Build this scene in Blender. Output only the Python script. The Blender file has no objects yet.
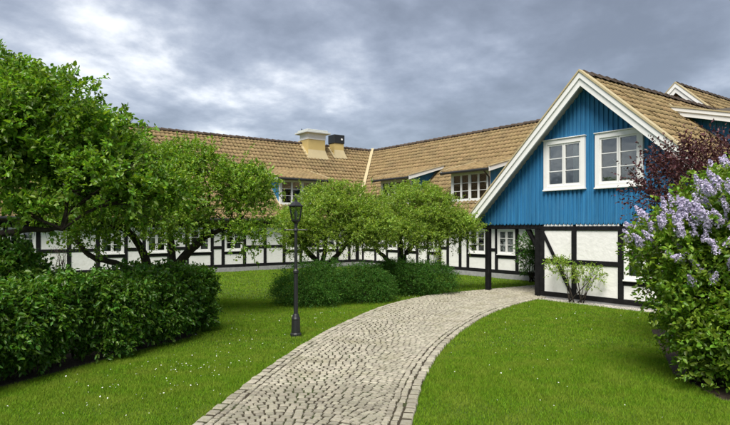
import bpy, bmesh, math, random
import numpy as np
from mathutils import Vector, Matrix

scene = bpy.context.scene
R = math.radians

# ------------------------------------------------------------------ camera
cam_d = bpy.data.cameras.new('camera')
cam = bpy.data.objects.new('camera', cam_d)
scene.collection.objects.link(cam)
cam.location = (0, 0, 2.0)
cam.rotation_euler = (R(90), 0, 0)
cam_d.sensor_width = 36.0
cam_d.lens = 36.0 * 571 / 730
cam_d.shift_y = 15.5 / 730
cam_d.clip_end = 3000
scene.camera = cam

# ------------------------------------------------------------------ world: overcast sky with broken cloud
SUN_EL, SUN_AZ = 56.0, 196.0            # azimuth clockwise from +Y
world = bpy.data.worlds.new('World')
scene.world = world
world.use_nodes = True
wn, wl = world.node_tree.nodes, world.node_tree.links
wn.clear()
def W(t, **k):
    n = wn.new(t)
    for a, b in k.items(): setattr(n, a, b)
    return n
wout = W('ShaderNodeOutputWorld')
sky = W('ShaderNodeTexSky', sky_type='NISHITA', sun_disc=False, sun_elevation=R(SUN_EL), sun_rotation=R(SUN_AZ))
bg_sky = W('ShaderNodeBackground'); bg_sky.inputs[1].default_value = 0.05
wl.new(sky.outputs[0], bg_sky.inputs[0])
bg_cl = W('ShaderNodeBackground'); bg_cl.inputs[1].default_value = 1.0
CLOC1, CLOC2, CROT = (7.7, 6.2), (8.8, 0.3), 60
tc = W('ShaderNodeTexCoord')
sep = W('ShaderNodeSeparateXYZ'); wl.new(tc.outputs['Generated'], sep.inputs[0])
zc = W('ShaderNodeMath', operation='MAXIMUM'); wl.new(sep.outputs[2], zc.inputs[0]); zc.inputs[1].default_value = 0.0
za = W('ShaderNodeMath', operation='ADD'); wl.new(zc.outputs[0], za.inputs[0]); za.inputs[1].default_value = 0.22
dx = W('ShaderNodeMath', operation='DIVIDE'); wl.new(sep.outputs[0], dx.inputs[0]); wl.new(za.outputs[0], dx.inputs[1])
dy = W('ShaderNodeMath', operation='DIVIDE'); wl.new(sep.outputs[1], dy.inputs[0]); wl.new(za.outputs[0], dy.inputs[1])
comb = W('ShaderNodeCombineXYZ'); wl.new(dx.outputs[0], comb.inputs[0]); wl.new(dy.outputs[0], comb.inputs[1])
def cloud(scale, detail, rough, loc, rot, sxy, dist):
    m_ = W('ShaderNodeMapping'); wl.new(comb.outputs[0], m_.inputs[0])
    m_.inputs['Rotation'].default_value = (0, 0, R(rot)); m_.inputs['Scale'].default_value = (-sxy[0], sxy[1], 1); m_.inputs['Location'].default_value = (*loc, 0)
    n_ = W('ShaderNodeTexNoise'); wl.new(m_.outputs[0], n_.inputs['Vector'])
    n_.inputs['Scale'].default_value = scale; n_.inputs['Detail'].default_value = detail; n_.inputs['Roughness'].default_value = rough; n_.inputs['Distortion'].default_value = dist
    return n_.outputs[0]
def mad(a, k, b):
    n_ = W('ShaderNodeMath', operation='MULTIPLY_ADD'); wl.new(a, n_.inputs[0]); n_.inputs[1].default_value = k
    if isinstance(b, float): n_.inputs[2].default_value = b
    else: wl.new(b, n_.inputs[2])
    return n_.outputs[0]
big = cloud(0.75, 5, .5, CLOC1, CROT, (1.0, .62), .3)         # large banks
puff = cloud(2.0, 10, .57, CLOC2, CROT, (1.0, .9), .12)       # billows
lump = cloud(4.4, 10, .58, (1.7, .4), CROT, (1.0, .95), .1)
dens = mad(big, .50, mad(puff, .38, mad(lump, .19, -.035)))
cr = W('ShaderNodeValToRGB'); wl.new(dens, cr.inputs[0])
cr.color_ramp.interpolation = 'B_SPLINE'
els = cr.color_ramp.elements
els[0].position = 0.41; els[0].color = (0.052, 0.058, 0.071, 1)
els[1].position = 0.645; els[1].color = (0.310, 0.314, 0.320, 1)
e = els.new(0.475); e.color = (0.073, 0.082, 0.101, 1)
e = els.new(0.525); e.color = (0.098, 0.109, 0.133, 1)
e = els.new(0.57); e.color = (0.142, 0.154, 0.178, 1)
e = els.new(0.605); e.color = (0.215, 0.224, 0.240, 1)
wl.new(cr.outputs[0], bg_cl.inputs[0])
mxs = W('ShaderNodeMixShader'); mxs.inputs[0].default_value = 0.85
wl.new(bg_sky.outputs[0], mxs.inputs[1]); wl.new(bg_cl.outputs[0], mxs.inputs[2])
wl.new(mxs.outputs[0], wout.inputs[0])

# ------------------------------------------------------------------ sun (veiled)
sd = bpy.data.lights.new('sun', 'SUN'); sd.energy = 1.5; sd.angle = R(36); sd.color = (1.0, 0.95, 0.86)
sun = bpy.data.objects.new('sun', sd); scene.collection.objects.link(sun)
az, el = R(SUN_AZ), R(SUN_EL)
to_sun = Vector((math.sin(az)*math.cos(el), math.cos(az)*math.cos(el), math.sin(el)))
sun.rotation_euler = to_sun.to_track_quat('Z', 'Y').to_euler()
sun.location = to_sun * 50

vs = scene.view_settings
vs.view_transform = 'Standard'; vs.look = 'None'; vs.exposure = 2.03; vs.gamma = 1.0; vs.use_curve_mapping = False
scene.render.engine = 'CYCLES'
scene.cycles.max_bounces = 8; scene.cycles.transparent_max_bounces = 16
scene.cycles.caustics_reflective = False; scene.cycles.caustics_refractive = False

# ------------------------------------------------------------------ materials
MATS = {}
def mat(name, base, rough=0.7, var=0.0, noise=6.0, bump=0.0, bscale=30.0, island=0.0, spec=0.3, trans=0.0,
        metallic=0.0, stain=None, stain_scale=1.2, stain_lo=0.52, stain_hi=0.72, hue=0.0, tcol=None, stretch=None, coat=0):
    m = bpy.data.materials.new(name); m.use_nodes = True
    nt = m.node_tree; N, L = nt.nodes, nt.links
    b = N['Principled BSDF']; out = N['Material Output']
    b.inputs['Roughness'].default_value = rough; b.inputs['Metallic'].default_value = metallic
    b.inputs['Specular IOR Level'].default_value = spec
    col = N.new('ShaderNodeRGB'); col.outputs[0].default_value = (*base, 1)
    cur = col.outputs[0]
    tcn = N.new('ShaderNodeTexCoord'); co = tcn.outputs['Object']
    if stretch:
        mpn = N.new('ShaderNodeMapping'); mpn.inputs['Scale'].default_value = stretch
        L.new(co, mpn.inputs[0]); co = mpn.outputs[0]
    val = None
    if var:
        nz = N.new('ShaderNodeTexNoise'); nz.inputs['Scale'].default_value = noise; nz.inputs['Detail'].default_value = 6
        L.new(co, nz.inputs['Vector'])
        mr = N.new('ShaderNodeMapRange'); mr.inputs[1].default_value = .25; mr.inputs[2].default_value = .75
        mr.inputs[3].default_value = 1 - var; mr.inputs[4].default_value = 1 + var
        L.new(nz.outputs[0], mr.inputs[0]); val = mr.outputs[0]
    hs = None
    if island:
        g = N.new('ShaderNodeNewGeometry'); oi = N.new('ShaderNodeObjectInfo')
        ad = N.new('ShaderNodeMath'); ad.operation = 'ADD'
        L.new(g.outputs['Random Per Island'], ad.inputs[0]); L.new(oi.outputs['Random'], ad.inputs[1])
        fr = N.new('ShaderNodeMath'); fr.operation = 'FRACT'; L.new(ad.outputs[0], fr.inputs[0])
        mr = N.new('ShaderNodeMapRange'); mr.inputs[3].default_value = 1 - island; mr.inputs[4].default_value = 1 + island
        L.new(fr.outputs[0], mr.inputs[0])
        if val:
            mu = N.new('ShaderNodeMath'); mu.operation = 'MULTIPLY'; L.new(val, mu.inputs[0]); L.new(mr.outputs[0], mu.inputs[1]); val = mu.outputs[0]
        else: val = mr.outputs[0]
        if hue:
            m2 = N.new('ShaderNodeMath'); m2.operation = 'MULTIPLY'; m2.inputs[1].default_value = 7.31; L.new(fr.outputs[0], m2.inputs[0])
            f2 = N.new('ShaderNodeMath'); f2.operation = 'FRACT'; L.new(m2.outputs[0], f2.inputs[0])
            mr2 = N.new('ShaderNodeMapRange'); mr2.inputs[3].default_value = .5 - hue; mr2.inputs[4].default_value = .5 + hue
            L.new(f2.outputs[0], mr2.inputs[0])
            hs = N.new('ShaderNodeHueSaturation'); L.new(mr2.outputs[0], hs.inputs['Hue']); L.new(cur, hs.inputs['Color']); cur = hs.outputs[0]
    if val:
        vm = N.new('ShaderNodeVectorMath'); vm.operation = 'SCALE'; L.new(cur, vm.inputs[0]); L.new(val, vm.inputs['Scale']); cur = vm.outputs[0]
    if stain:
        nz = N.new('ShaderNodeTexNoise'); nz.inputs['Scale'].default_value = stain_scale; nz.inputs['Detail'].default_value = 8; nz.inputs['Roughness'].default_value = .65
        L.new(tcn.outputs['Object'], nz.inputs['Vector'])
        mr = N.new('ShaderNodeMapRange'); mr.inputs[1].default_value = stain_lo; mr.inputs[2].default_value = stain_hi
        L.new(nz.outputs[0], mr.inputs[0])
        mx = N.new('ShaderNodeMix'); mx.data_type = 'RGBA'
        L.new(mr.outputs[0], mx.inputs[0]); L.new(cur, mx.inputs[6]); mx.inputs[7].default_value = (*stain, 1); cur = mx.outputs[2]
    L.new(cur, b.inputs['Base Color'])
    if coat: b.inputs['Coat Weight'].default_value = coat
    if bump:
        nb = N.new('ShaderNodeTexNoise'); nb.inputs['Scale'].default_value = bscale; nb.inputs['Detail'].default_value = 5
        L.new(co, nb.inputs['Vector'])
        bp = N.new('ShaderNodeBump'); bp.inputs['Strength'].default_value = bump; bp.inputs['Distance'].default_value = .02
        L.new(nb.outputs[0], bp.inputs['Height']); L.new(bp.outputs[0], b.inputs['Normal'])
    if trans:
        tr = N.new('ShaderNodeBsdfTranslucent')
        if tcol:
            vm = N.new('ShaderNodeVectorMath'); vm.operation = 'MULTIPLY'; L.new(cur, vm.inputs[0]); vm.inputs[1].default_value = tcol
            L.new(vm.outputs[0], tr.inputs[0])
        else: L.new(cur, tr.inputs[0])
        ms = N.new('ShaderNodeMixShader'); ms.inputs[0].default_value = trans
        L.new(b.outputs[0], ms.inputs[1]); L.new(tr.outputs[0], ms.inputs[2]); L.new(ms.outputs[0], out.inputs[0])
    MATS[name] = m
    return m

mat('plaster', (0.80, 0.795, 0.77), .88, var=.05, noise=4, bump=.45, bscale=9, stain=(.56, .545, .50), stain_scale=2.6, stain_lo=.56, stain_hi=.9)
mat('timber', (0.010, 0.010, 0.011), .75, spec=.15, var=.45, noise=5, stain=(.024, .023, .022), stain_scale=3, stain_lo=.55, stain_hi=.85, bump=.4, bscale=25, stretch=(1, 1, 1))
mat('trim', (0.80, 0.80, 0.78), .5, var=.03, noise=5, bump=.05, stain=(.6, .58, .52), stain_scale=3, stain_lo=.6, stain_hi=.9)
mat('siding', (0.030, 0.180, 0.370), .66, var=.20, noise=2.2, bump=.3, bscale=14, island=.10, stretch=(7, 7, .5), stain=(.055, .205, .375), stain_scale=1.6, stain_lo=.5, stain_hi=.85)
mat('tile', (0.262, 0.188, 0.092), .88, var=.10, noise=7, island=.09, bump=.3, bscale=40, stain=(.13, .105, .06), stain_scale=.8, stain_lo=.5, stain_hi=.85, hue=.006)
mat('tile_plain', (0.30, 0.19, 0.09), .85)
mat('ridge', (0.075, 0.055, 0.042), .85, var=.25, noise=6, island=.25, bump=.4)
mat('flash', (0.44, 0.37, 0.22), .6, var=.06, noise=4)
mat('chimney', (0.55, 0.42, 0.17), .7, var=.06, noise=3, stain=(.42, .33, .15), stain_scale=1.5)
mat('cap', (0.50, 0.52, 0.50), .6, var=.08, noise=6)
mat('black_metal', (0.016, 0.017, 0.018), .42, var=.2, noise=12, bump=.1, spec=.5)
mat('plinth', (0.30, 0.30, 0.30), .9, var=.2, noise=7, bump=.5, bscale=18)
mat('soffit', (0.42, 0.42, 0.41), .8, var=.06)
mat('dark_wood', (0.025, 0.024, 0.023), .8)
mat('curtain', (0.72, 0.71, 0.67), .9, var=.08, noise=9)
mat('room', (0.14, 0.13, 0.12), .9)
mat('star', (0.55, 0.44, 0.22), .7)
mat('soil', (0.045, 0.032, 0.022), .95, var=.35, noise=14, bump=.8, bscale=30)
mat('lawn', (0.055, 0.095, 0.010), .95, var=.3, noise=9, bump=.6, bscale=60)
mat('grass', (0.140, 0.258, 0.014), .75, island=.45, hue=.020, spec=.12, trans=.30, tcol=(1.2, 1.25, .5), stain=(.215, .285, .032), stain_scale=2.2, stain_lo=.42, stain_hi=.72)
mat('daisy', (0.62, 0.63, 0.58), .7)
mat('sett', (0.325, 0.303, 0.238), .82, var=.18, noise=24, island=.20, bump=.5, bscale=70, hue=.012, stain=(.20, .185, .11), stain_scale=1.6, stain_lo=.50, stain_hi=.8)
mat('joint', (0.040, 0.032, 0.019), .95, var=.35, noise=22, bump=.6, stain=(.04, .055, .014), stain_scale=1.8, stain_lo=.5, stain_hi=.64)
mat('gravel', (0.33, 0.31, 0.28), .9, var=.3, noise=60, bump=.9, bscale=60)
mat('pebble', (0.36, 0.34, 0.31), .85, island=.4)
mat('bark', (0.045, 0.036, 0.028), .95, var=.4, noise=14, bump=1.0, bscale=26)
mat('leaf_a', (0.160, 0.285, 0.034), .38, var=.22, noise=1.6, island=.48, hue=.026, trans=.42, tcol=(1.25, 1.3, .45), spec=.4)
mat('leaf_b', (0.200, 0.325, 0.042), .38, var=.22, noise=1.6, island=.48, hue=.026, trans=.44, tcol=(1.25, 1.3, .45), spec=.4)
mat('leaf_c', (0.250, 0.360, 0.060), .38, var=.22, noise=1.6, island=.48, hue=.026, trans=.44, tcol=(1.25, 1.3, .45), spec=.35)
mat('leaf_h', (0.086, 0.190, 0.019), .38, var=.22, noise=1.6, island=.48, hue=.026, trans=.34, tcol=(1.25, 1.3, .45), spec=.45)
mat('leaf_s', (0.060, 0.158, 0.020), .6, var=.22, noise=1.6, island=.48, hue=.026, trans=.36, tcol=(1.25, 1.3, .45), spec=.3)
mat('leaf_l', (0.175, 0.290, 0.032), .38, var=.22, noise=1.6, island=.48, hue=.026, trans=.40, tcol=(1.25, 1.3, .45), spec=.4)
mat('leaf_r', (0.085, 0.026, 0.026), .45, island=.5, hue=.03, trans=.22, spec=.45)
mat('lilac', (0.57, 0.52, 0.69), .75, island=.28, hue=.02, trans=.25)
def glass_mat():
    m = bpy.data.materials.new('glass'); m.use_nodes = True
    N, L = m.node_tree.nodes, m.node_tree.links; N.remove(N['Principled BSDF']); out = N['Material Output']
    t = N.new('ShaderNodeBsdfTransparent'); t.inputs[0].default_value = (.85, .88, .87, 1)
    g = N.new('ShaderNodeBsdfGlossy'); g.inputs['Roughness'].default_value = .03; g.inputs[0].default_value = (.9, .93, .95, 1)
    fz = N.new('ShaderNodeFresnel'); fz.inputs[0].default_value = 1.55
    nz = N.new('ShaderNodeTexNoise'); nz.inputs['Scale'].default_value = 2.5; tcx = N.new('ShaderNodeTexCoord'); L.new(tcx.outputs['Object'], nz.inputs[0])
    bp = N.new('ShaderNodeBump'); bp.inputs['Strength'].default_value = .06; bp.inputs['Distance'].default_value = .05
    L.new(nz.outputs[0], bp.inputs['Height']); L.new(bp.outputs[0], g.inputs['Normal'])
    ad = N.new('ShaderNodeMath'); ad.operation = 'MULTIPLY_ADD'; ad.inputs[1].default_value = 1.15; ad.inputs[2].default_value = .04; ad.use_clamp = True
    L.new(fz.outputs[0], ad.inputs[0])
    mx = N.new('ShaderNodeMixShader'); L.new(ad.outputs[0], mx.inputs[0]); L.new(t.outputs[0], mx.inputs[1]); L.new(g.outputs[0], mx.inputs[2])
    L.new(mx.outputs[0], out.inputs[0]); MATS['glass'] = m
glass_mat()

# ------------------------------------------------------------------ site frame of the house: t along the gable face, s into the building
O2 = np.array([5.050, 16.432]); ET = np.array([0.59707, -0.80219]); ES = np.array([0.80219, 0.59707])
YAW = math.atan2(ET[1], ET[0])
def world_ts(t, s): p = O2 + t*ET + s*ES; return float(p[0]), float(p[1])

COL = scene.collection
def link(o, parent=None):
    COL.objects.link(o)
    if parent: o.parent = parent
    return o
def meta(o, label=None, cat=None, group=None, kind=None):
    if label: o['label'] = label
    if cat: o['category'] = cat
    if group: o['group'] = group
    if kind: o['kind'] = kind
    return o
def mesh_obj(name, v, f, m, parent=None, smooth=False):
    me = bpy.data.meshes.new(name); me.from_pydata(v, [], f); me.update()
    if m: me.materials.append(MATS[m])
    if smooth:
        me.polygons.foreach_set('use_smooth', [True]*len(me.polygons))
    return link(bpy.data.objects.new(name, me), parent)
def np_mesh(name, V, F, m, parent=None, smooth=False, kind=None):
    """V (n,3) floats, F (k,3|4) ints"""
    me = bpy.data.meshes.new(name)
    V = np.ascontiguousarray(V, np.float32); F = np.ascontiguousarray(F, np.int32)
    k, c = F.shape
    me.vertices.add(len(V)); me.vertices.foreach_set('co', V.ravel())
    me.loops.add(k*c); me.loops.foreach_set('vertex_index', F.ravel())
    me.polygons.add(k); me.polygons.foreach_set('loop_start', np.arange(0, k*c, c, dtype=np.int32))
    if smooth: me.polygons.foreach_set('use_smooth', np.ones(k, bool))
    me.update(calc_edges=True)
    if m: me.materials.append(MATS[m])
    o = link(bpy.data.objects.new(name, me), parent)
    if kind: o['kind'] = kind
    return o
class MB:
    def __init__(s): s.v = []; s.f = []
    def box(s, a, b):
        x0, x1 = sorted((a[0], b[0])); y0, y1 = sorted((a[1], b[1])); z0, z1 = sorted((a[2], b[2])); n = len(s.v)
        s.v += [(x0,y0,z0),(x1,y0,z0),(x1,y1,z0),(x0,y1,z0),(x0,y0,z1),(x1,y0,z1),(x1,y1,z1),(x0,y1,z1)]
        s.f += [tuple(n+i for i in q) for q in ((0,3,2,1),(4,5,6,7),(0,1,5,4),(1,2,6,5),(2,3,7,6),(3,0,4,7))]
        return s
    def prism(s, poly, ext):                                  # poly: list of 3-D points, ext: extrusion vector
        n = len(s.v); k = len(poly)
        s.v += [tuple(p) for p in poly] + [tuple(p[i]+ext[i] for i in range(3)) for p in poly]
        s.f += [tuple(n+i for i in range(k))[::-1], tuple(n+k+i for i in range(k))]
        s.f += [(n+i, n+(i+1) % k, n+k+(i+1) % k, n+k+i) for i in range(k)]
        return s
    def tube(s, pts, rad, n=8, cap=True):
        pts = [Vector(p) for p in pts]; base = len(s.v); up = Vector((.31, .17, .93))
        for i, p in enumerate(pts):
            d = (pts[min(i+1, len(pts)-1)] - pts[max(i-1, 0)]).normalized()
            a = d.cross(up if abs(d.dot(up)) < .95 else Vector((1, 0, 0))).normalized(); b = d.cross(a)
            r = rad[i] if hasattr(rad, '__len__') else rad
            for j in range(n):
                q = p + (a*math.cos(2*math.pi*j/n) + b*math.sin(2*math.pi*j/n))*r; s.v.append(tuple(q))
        for i in range(len(pts)-1):
            for j in range(n):
                s.f.append((base+i*n+j, base+i*n+(j+1) % n, base+(i+1)*n+(j+1) % n, base+(i+1)*n+j))
        if cap:
            s.f.append(tuple(base+j for j in range(n))[::-1]); s.f.append(tuple(base+(len(pts)-1)*n+j for j in range(n)))
        return s
    def lathe(s, prof, n=16, c=(0, 0)):
        b = len(s.v)
        for r, z in prof:
            for j in range(n):
                a = 2*math.pi*(j+.5)/n; s.v.append((c[0]+r*math.cos(a), c[1]+r*math.sin(a), z))
        for i in range(len(prof)-1):
            for j in range(n): s.f.append((b+i*n+j, b+i*n+(j+1) % n, b+(i+1)*n+(j+1) % n, b+(i+1)*n+j))
        s.f.append(tuple(b+j for j in range(n))[::-1]); s.f.append(tuple(b+(len(prof)-1)*n+j for j in range(n)))
        return s
    def build(s, name, m, parent=None, smooth=False, origin=(0, 0, 0), bevel=0.0, fix=True):
        v = [(p[0]-origin[0], p[1]-origin[1], p[2]-origin[2]) for p in s.v]
        o = mesh_obj(name, v, s.f, m, parent, smooth)
        if fix or bevel:
            bm = bmesh.new(); bm.from_mesh(o.data)
            bmesh.ops.recalc_face_normals(bm, faces=bm.faces)
            if bevel: bmesh.ops.bevel(bm, geom=bm.edges[:], offset=bevel, segments=1, affect='EDGES', clamp_overlap=True)
            bm.to_mesh(o.data); bm.free()
        return o

class Thing:
    """an Empty at a site position; parts are given in site coordinates"""
    def __init__(s, name, label, cat, t, sv, z=0, group=None):
        s.o = (t, sv, z)
        s.root = bpy.data.objects.new(name, None); COL.objects.link(s.root)
        x, y = world_ts(t, sv); s.root.location = (x, y, z); s.root.rotation_euler = (0, 0, YAW)
        s.root.empty_display_size = .3
        meta(s.root, label, cat, group)
    def part(s, name, mb, m, parent=None, **k): return mb.build(name, m, parent or s.root, origin=s.o, **k)
    def box(s, name, a, b, m, parent=None, **k): return s.part(name, MB().box(a, b), m, parent, **k)

# ------------------------------------------------------------------ ground, path
rng = np.random.default_rng(7)
random.seed(5)
def catmull(P, n=24):
    P = np.array(P, float); out = []
    Q = np.vstack([2*P[0]-P[1], P, 2*P[-1]-P[-2]])
    for i in range(1, len(Q)-2):
        for k in range(n):
            u = k/n; a, b, c, d = Q[i-1], Q[i], Q[i+1], Q[i+2]
            out.append(.5*((2*b)+(-a+c)*u+(2*a-5*b+4*c-d)*u*u+(-a+3*b-3*c+d)*u**3))
    out.append(P[-1]); return np.array(out)
CTR = catmull([(-1.15,2.2,1.08),(-.86,4.2,1.08),(-.62,5.8,1.09),(-.25,8,1.13),(.24,10,1.19),(.92,12,1.28),(1.80,14.05,1.37),(2.98,15.85,1.38),(4.42,17.2,1.2),(6.0,18.4,1.1),(7.2,19.3,1.1)])
PC, HW = CTR[:, :2], CTR[:, 2]
seg = np.r_[0, np.cumsum(np.linalg.norm(np.diff(PC, axis=0), axis=1))]
TAN = np.gradient(PC, axis=0); TAN /= np.linalg.norm(TAN, axis=1)[:, None]
def path_at(v):
    x = np.interp(v, seg, PC[:, 0]); y = np.interp(v, seg, PC[:, 1]); w = np.interp(v, seg, HW)
    tx = np.interp(v, seg, TAN[:, 0]); ty = np.interp(v, seg, TAN[:, 1]); l = np.hypot(tx, ty)
    return x, y, tx/l, ty/l, w
def path_uw(v, u):                                            # v along, u across (+ right)
    x, y, tx, ty, w = path_at(v); return x+ty*u, y-tx*u
def off_path(X, Y):                                           # distance outside the paving (negative inside)
    d = np.full(X.shape, 9e9); w = np.zeros(X.shape)
    for i in range(0, len(PC), 3):
        q = np.hypot(X-PC[i, 0], Y-PC[i, 1]); k = q < d; d[k] = q[k]; w[k] = HW[i]
    return d-w

g = MB(); S_ = 900
gv = [(-S_, -60, 0), (S_, -60, 0), (S_, S_, 0), (-S_, S_, 0)]
ground = mesh_obj('lawn', gv, [(0, 1, 2, 3)], 'lawn'); meta(ground, 'mown green lawn around the cobbled path', 'lawn', kind='structure')

pv, pf = [], []
for i in range(len(PC)):
    n = np.array([TAN[i, 1], -TAN[i, 0]]); a = PC[i]-n*(HW[i]-.02); b = PC[i]+n*(HW[i]-.02)
    pv += [(*a, .0345), (*b, .0345)]
    if i: pf.append((2*i-2, 2*i-1, 2*i+1, 2*i))
path = mesh_obj('path', pv, pf, 'joint'); meta(path, 'curving path of small granite setts across the lawn', 'path', kind='structure')

def sett_mesh(k):
    r = random.Random(100+k); v = []
    for (h, ins) in ((-.03, 0), (.012, 0), (.021, .06), (.025, .18)):
        for sx, sy in ((-1, -1), (1, -1), (1, 1), (-1, 1)):
            j = .05
            v.append((sx*(.5-ins+r.uniform(-j, j)*.9), sy*(.5-ins+r.uniform(-j, j)*.9), h+r.uniform(-.0025, .0025)))
    f = []
    for l in range(3):
        for q in range(4): f.append((l*4+q, l*4+(q+1) % 4, l*4+4+(q+1) % 4, l*4+4+q))
    f.append((12, 13, 14, 15))
    return v, f
SM = [sett_mesh(k) for k in range(8)]
setts = []                                                    # x, y, angle, length (across), width (along), z
L_end = seg[-1]
def lay(v, u, du, dv, ang):
    if v < .5 or v > L_end-.05: return
    x, y = path_uw(v, u); _, _, tx, ty, _ = path_at(v)
    a = math.atan2(ty, tx)-math.pi/2+ang
    setts.append((float(x), float(y), a+random.gauss(0, .035), du*random.uniform(.80, .90), dv*random.uniform(.72, .81), random.gauss(0, .0022)))
EDGE = .40
v = 0.3
# edge courses run along the path: outer kerb row of larger stones, then two rows
for side, rows in ((-1, ((.065, .13, .17), (.175, .085, .12), (.265, .085, .11))), (1, ((.065, .13, .17), (.175, .085, .12), (.265, .085, .11)))):
    for inset, wdt, ln in rows:
        v = .5+random.random()*.1
        while v < L_end:
            l = ln*random.uniform(.75, 1.3); _, _, _, _, w = path_at(v+l/2)
            lay(v+l/2, side*(w-inset+random.gauss(0, .006)), wdt, l, 0)
            v += l
v = .4
while v < L_end+.6:                                           # arched courses between the edges
    _, _, _, _, w = path_at(min(v, L_end)); half = w-.31
    u = -half
    while u < half-.03:
        l0 = random.uniform(.088, .130)
        slope = -.48*(u+.04)/half/half; hyp = math.hypot(1, slope); l = l0/hyp; rem = half-u
        if rem < .17: l = rem if rem < .115 else rem/2; l0 = l*hyp
        uc = u+l/2; n = uc/half
        off = -.24*n*n
        if abs(uc) < half: lay(v+off+.012*math.sin(uc*5+v*3), uc, l0, .102/hyp, math.atan(slope))
        u += l
    v += .102
setts = [q for q in setts if not (q[1] < 4.6)]
vis = sorted([(math.hypot(q[0], q[1]), i) for i, q in enumerate(setts) if q[1] > 5.72 and abs(q[0]/q[1]) < .63])
near = {i for _, i in vis[:300]}
sm_data = []
for vv, ff in SM:
    me = bpy.data.meshes.new('sett'); me.from_pydata(vv, [], ff); me.materials.append(MATS['sett']); me.update(); sm_data.append(me)
AV, AF = [], []; nb = 0
for i, (x, y, a, l, w, z) in enumerate(setts):
    k = random.randrange(8)
    if i in near:
        o = bpy.data.objects.new('sett', sm_data[k]); COL.objects.link(o); o.parent = path
        o.location = (x, y, .022+z); o.rotation_euler = (0, 0, a); o.scale = (l, w, 1)
    else:
        vv = np.array(SM[k][0]); ca, sa = math.cos(a), math.sin(a); px_, py_ = vv[:, 0]*l, vv[:, 1]*w
        AV.append(np.c_[x+px_*ca-py_*sa, y+px_*sa+py_*ca, vv[:, 2]+.022+z]); AF.append(np.array(SM[k][1])+nb); nb += len(vv)
np_mesh('setts', np.vstack(AV), np.vstack(AF), 'sett', path, kind='stuff')

# ------------------------------------------------------------------ foliage tools
def unit(a): return a/np.maximum(np.linalg.norm(a, axis=-1, keepdims=True), 1e-9)
def wob(P, s, k=0.0):
    return (np.sin(P[:, 0]*s+1.3+k)*np.sin(P[:, 1]*s*1.13+.7+2*k)+np.sin(P[:, 2]*s*1.21+2.1+k)*np.sin(P[:, 0]*s*.83-1.9*k+.4)+np.sin((P[:, 1]+P[:, 2])*s*.9+k*3.1))/3
def leaves(r, P, A, size, width=.55, up=.7, fold=.25, jit=.35):
    """P leaf bases, A leaf axes -> 6-vertex folded leaves"""
    n = len(P); A = unit(A)
    N = unit(np.array([0, 0, 1.])*up + r.normal(size=(n, 3))*.5)
    S = unit(np.cross(A, N)); N = np.cross(S, A)
    L = (size*np.exp(r.normal(size=n)*jit*.6))[:, None]; Wd = L*width*.5
    droop = N*L*.12
    b = P; tip = P+A*L-droop
    if size < .05:
        v = np.stack([b, P+A*L*.5+S*Wd+N*Wd*fold*2, tip, P+A*L*.5-S*Wd+N*Wd*fold*2], 1).reshape(-1, 3); i = np.arange(n)[:, None]*4
        return v, np.concatenate([i+np.array([0, 1, 2]), i+np.array([0, 2, 3])], 0)
    v = np.stack([b, P+A*L*.33+S*Wd+N*Wd*fold*2, P+A*L*.72+S*Wd*.72+N*Wd*fold*1.2-droop*.4, tip, P+A*L*.72-S*Wd*.72+N*Wd*fold*1.2-droop*.4, P+A*L*.33-S*Wd+N*Wd*fold*2], 1).reshape(-1, 3)
    i = np.arange(n)[:, None]*6
    f = np.concatenate([i+np.array([0, 1, 2, 3]), i+np.array([0, 3, 4, 5])], 0)
    return v, f
def twig_leaves(r, B, D, length, per, size, width=.55, up=.7, spread=.9, droop=.15, jit=.35, hang=.1):
    n = len(B); D = unit(D)
    u = np.linspace(.15, 1.0, per)[None, :, None]
    Ln = (length*r.uniform(.6, 1.25, n))[:, None, None]
    P = B[:, None, :]+D[:, None, :]*Ln*u
    P[..., 2] -= (u[..., 0]**2)*Ln[..., 0]*droop
    P = P.reshape(-1, 3)+r.normal(size=(n*per, 3))*.012
    A = np.repeat(D, per, 0)*.8+r.normal(size=(n*per, 3))*spread*.75
    A[:, 2] -= hang
    return leaves(r, P, A, size, width, up, jit=jit)
def shell(r, lumps, n, lo=.55, hi=1.05, zmin=None, gap=.0, gs=2.6, seed=0.0, under=.45):
    """random twig bases through the outer part of a union of ellipsoids (cx,cy,cz,rx,ry,rz)"""
    lm = np.array(lumps, float); w = (lm[:, 3]*lm[:, 5]+lm[:, 3]*lm[:, 4]); w /= w.sum()
    c = r.choice(len(lm), n, p=w); d = unit(r.normal(size=(n, 3)))
    flip = (d[:, 2] < -.15) & (r.random(n) > under); d[flip, 2] *= -1
    rr = lo+(hi-lo)*r.random(n)**.6
    rr *= 1+.14*wob(d*2.2+c[:, None]*1.7, 1.6, seed)
    P = lm[c, :3]+d*rr[:, None]*lm[c, 3:]
    keep = np.ones(n, bool)
    if zmin is not None: keep &= P[:, 2] > zmin
    if gap: keep &= wob(P, gs, seed) > -1+gap
    return P[keep], d[keep]
def limb(mb, a, b, r0, r1, rnd, n=6, bend=.12, seg_=6):
    a, b = Vector(a), Vector(b); L = (b-a).length
    o1 = Vector((rnd.uniform(-1, 1), rnd.uniform(-1, 1), rnd.uniform(-.2, .8)))*L*bend
    pts = []; rad = []
    for i in range(seg_+1):
        u = i/seg_; p = a.lerp(b, u)+o1*math.sin(math.pi*u)+Vector((rnd.uniform(-1, 1), rnd.uniform(-1, 1), rnd.uniform(-1, 1)))*L*.015
        pts.append(p); rad.append(r0+(r1-r0)*u**.8)
    mb.tube(pts, rad, n); return pts
def local(P, loc): return P-np.array(loc)
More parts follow.
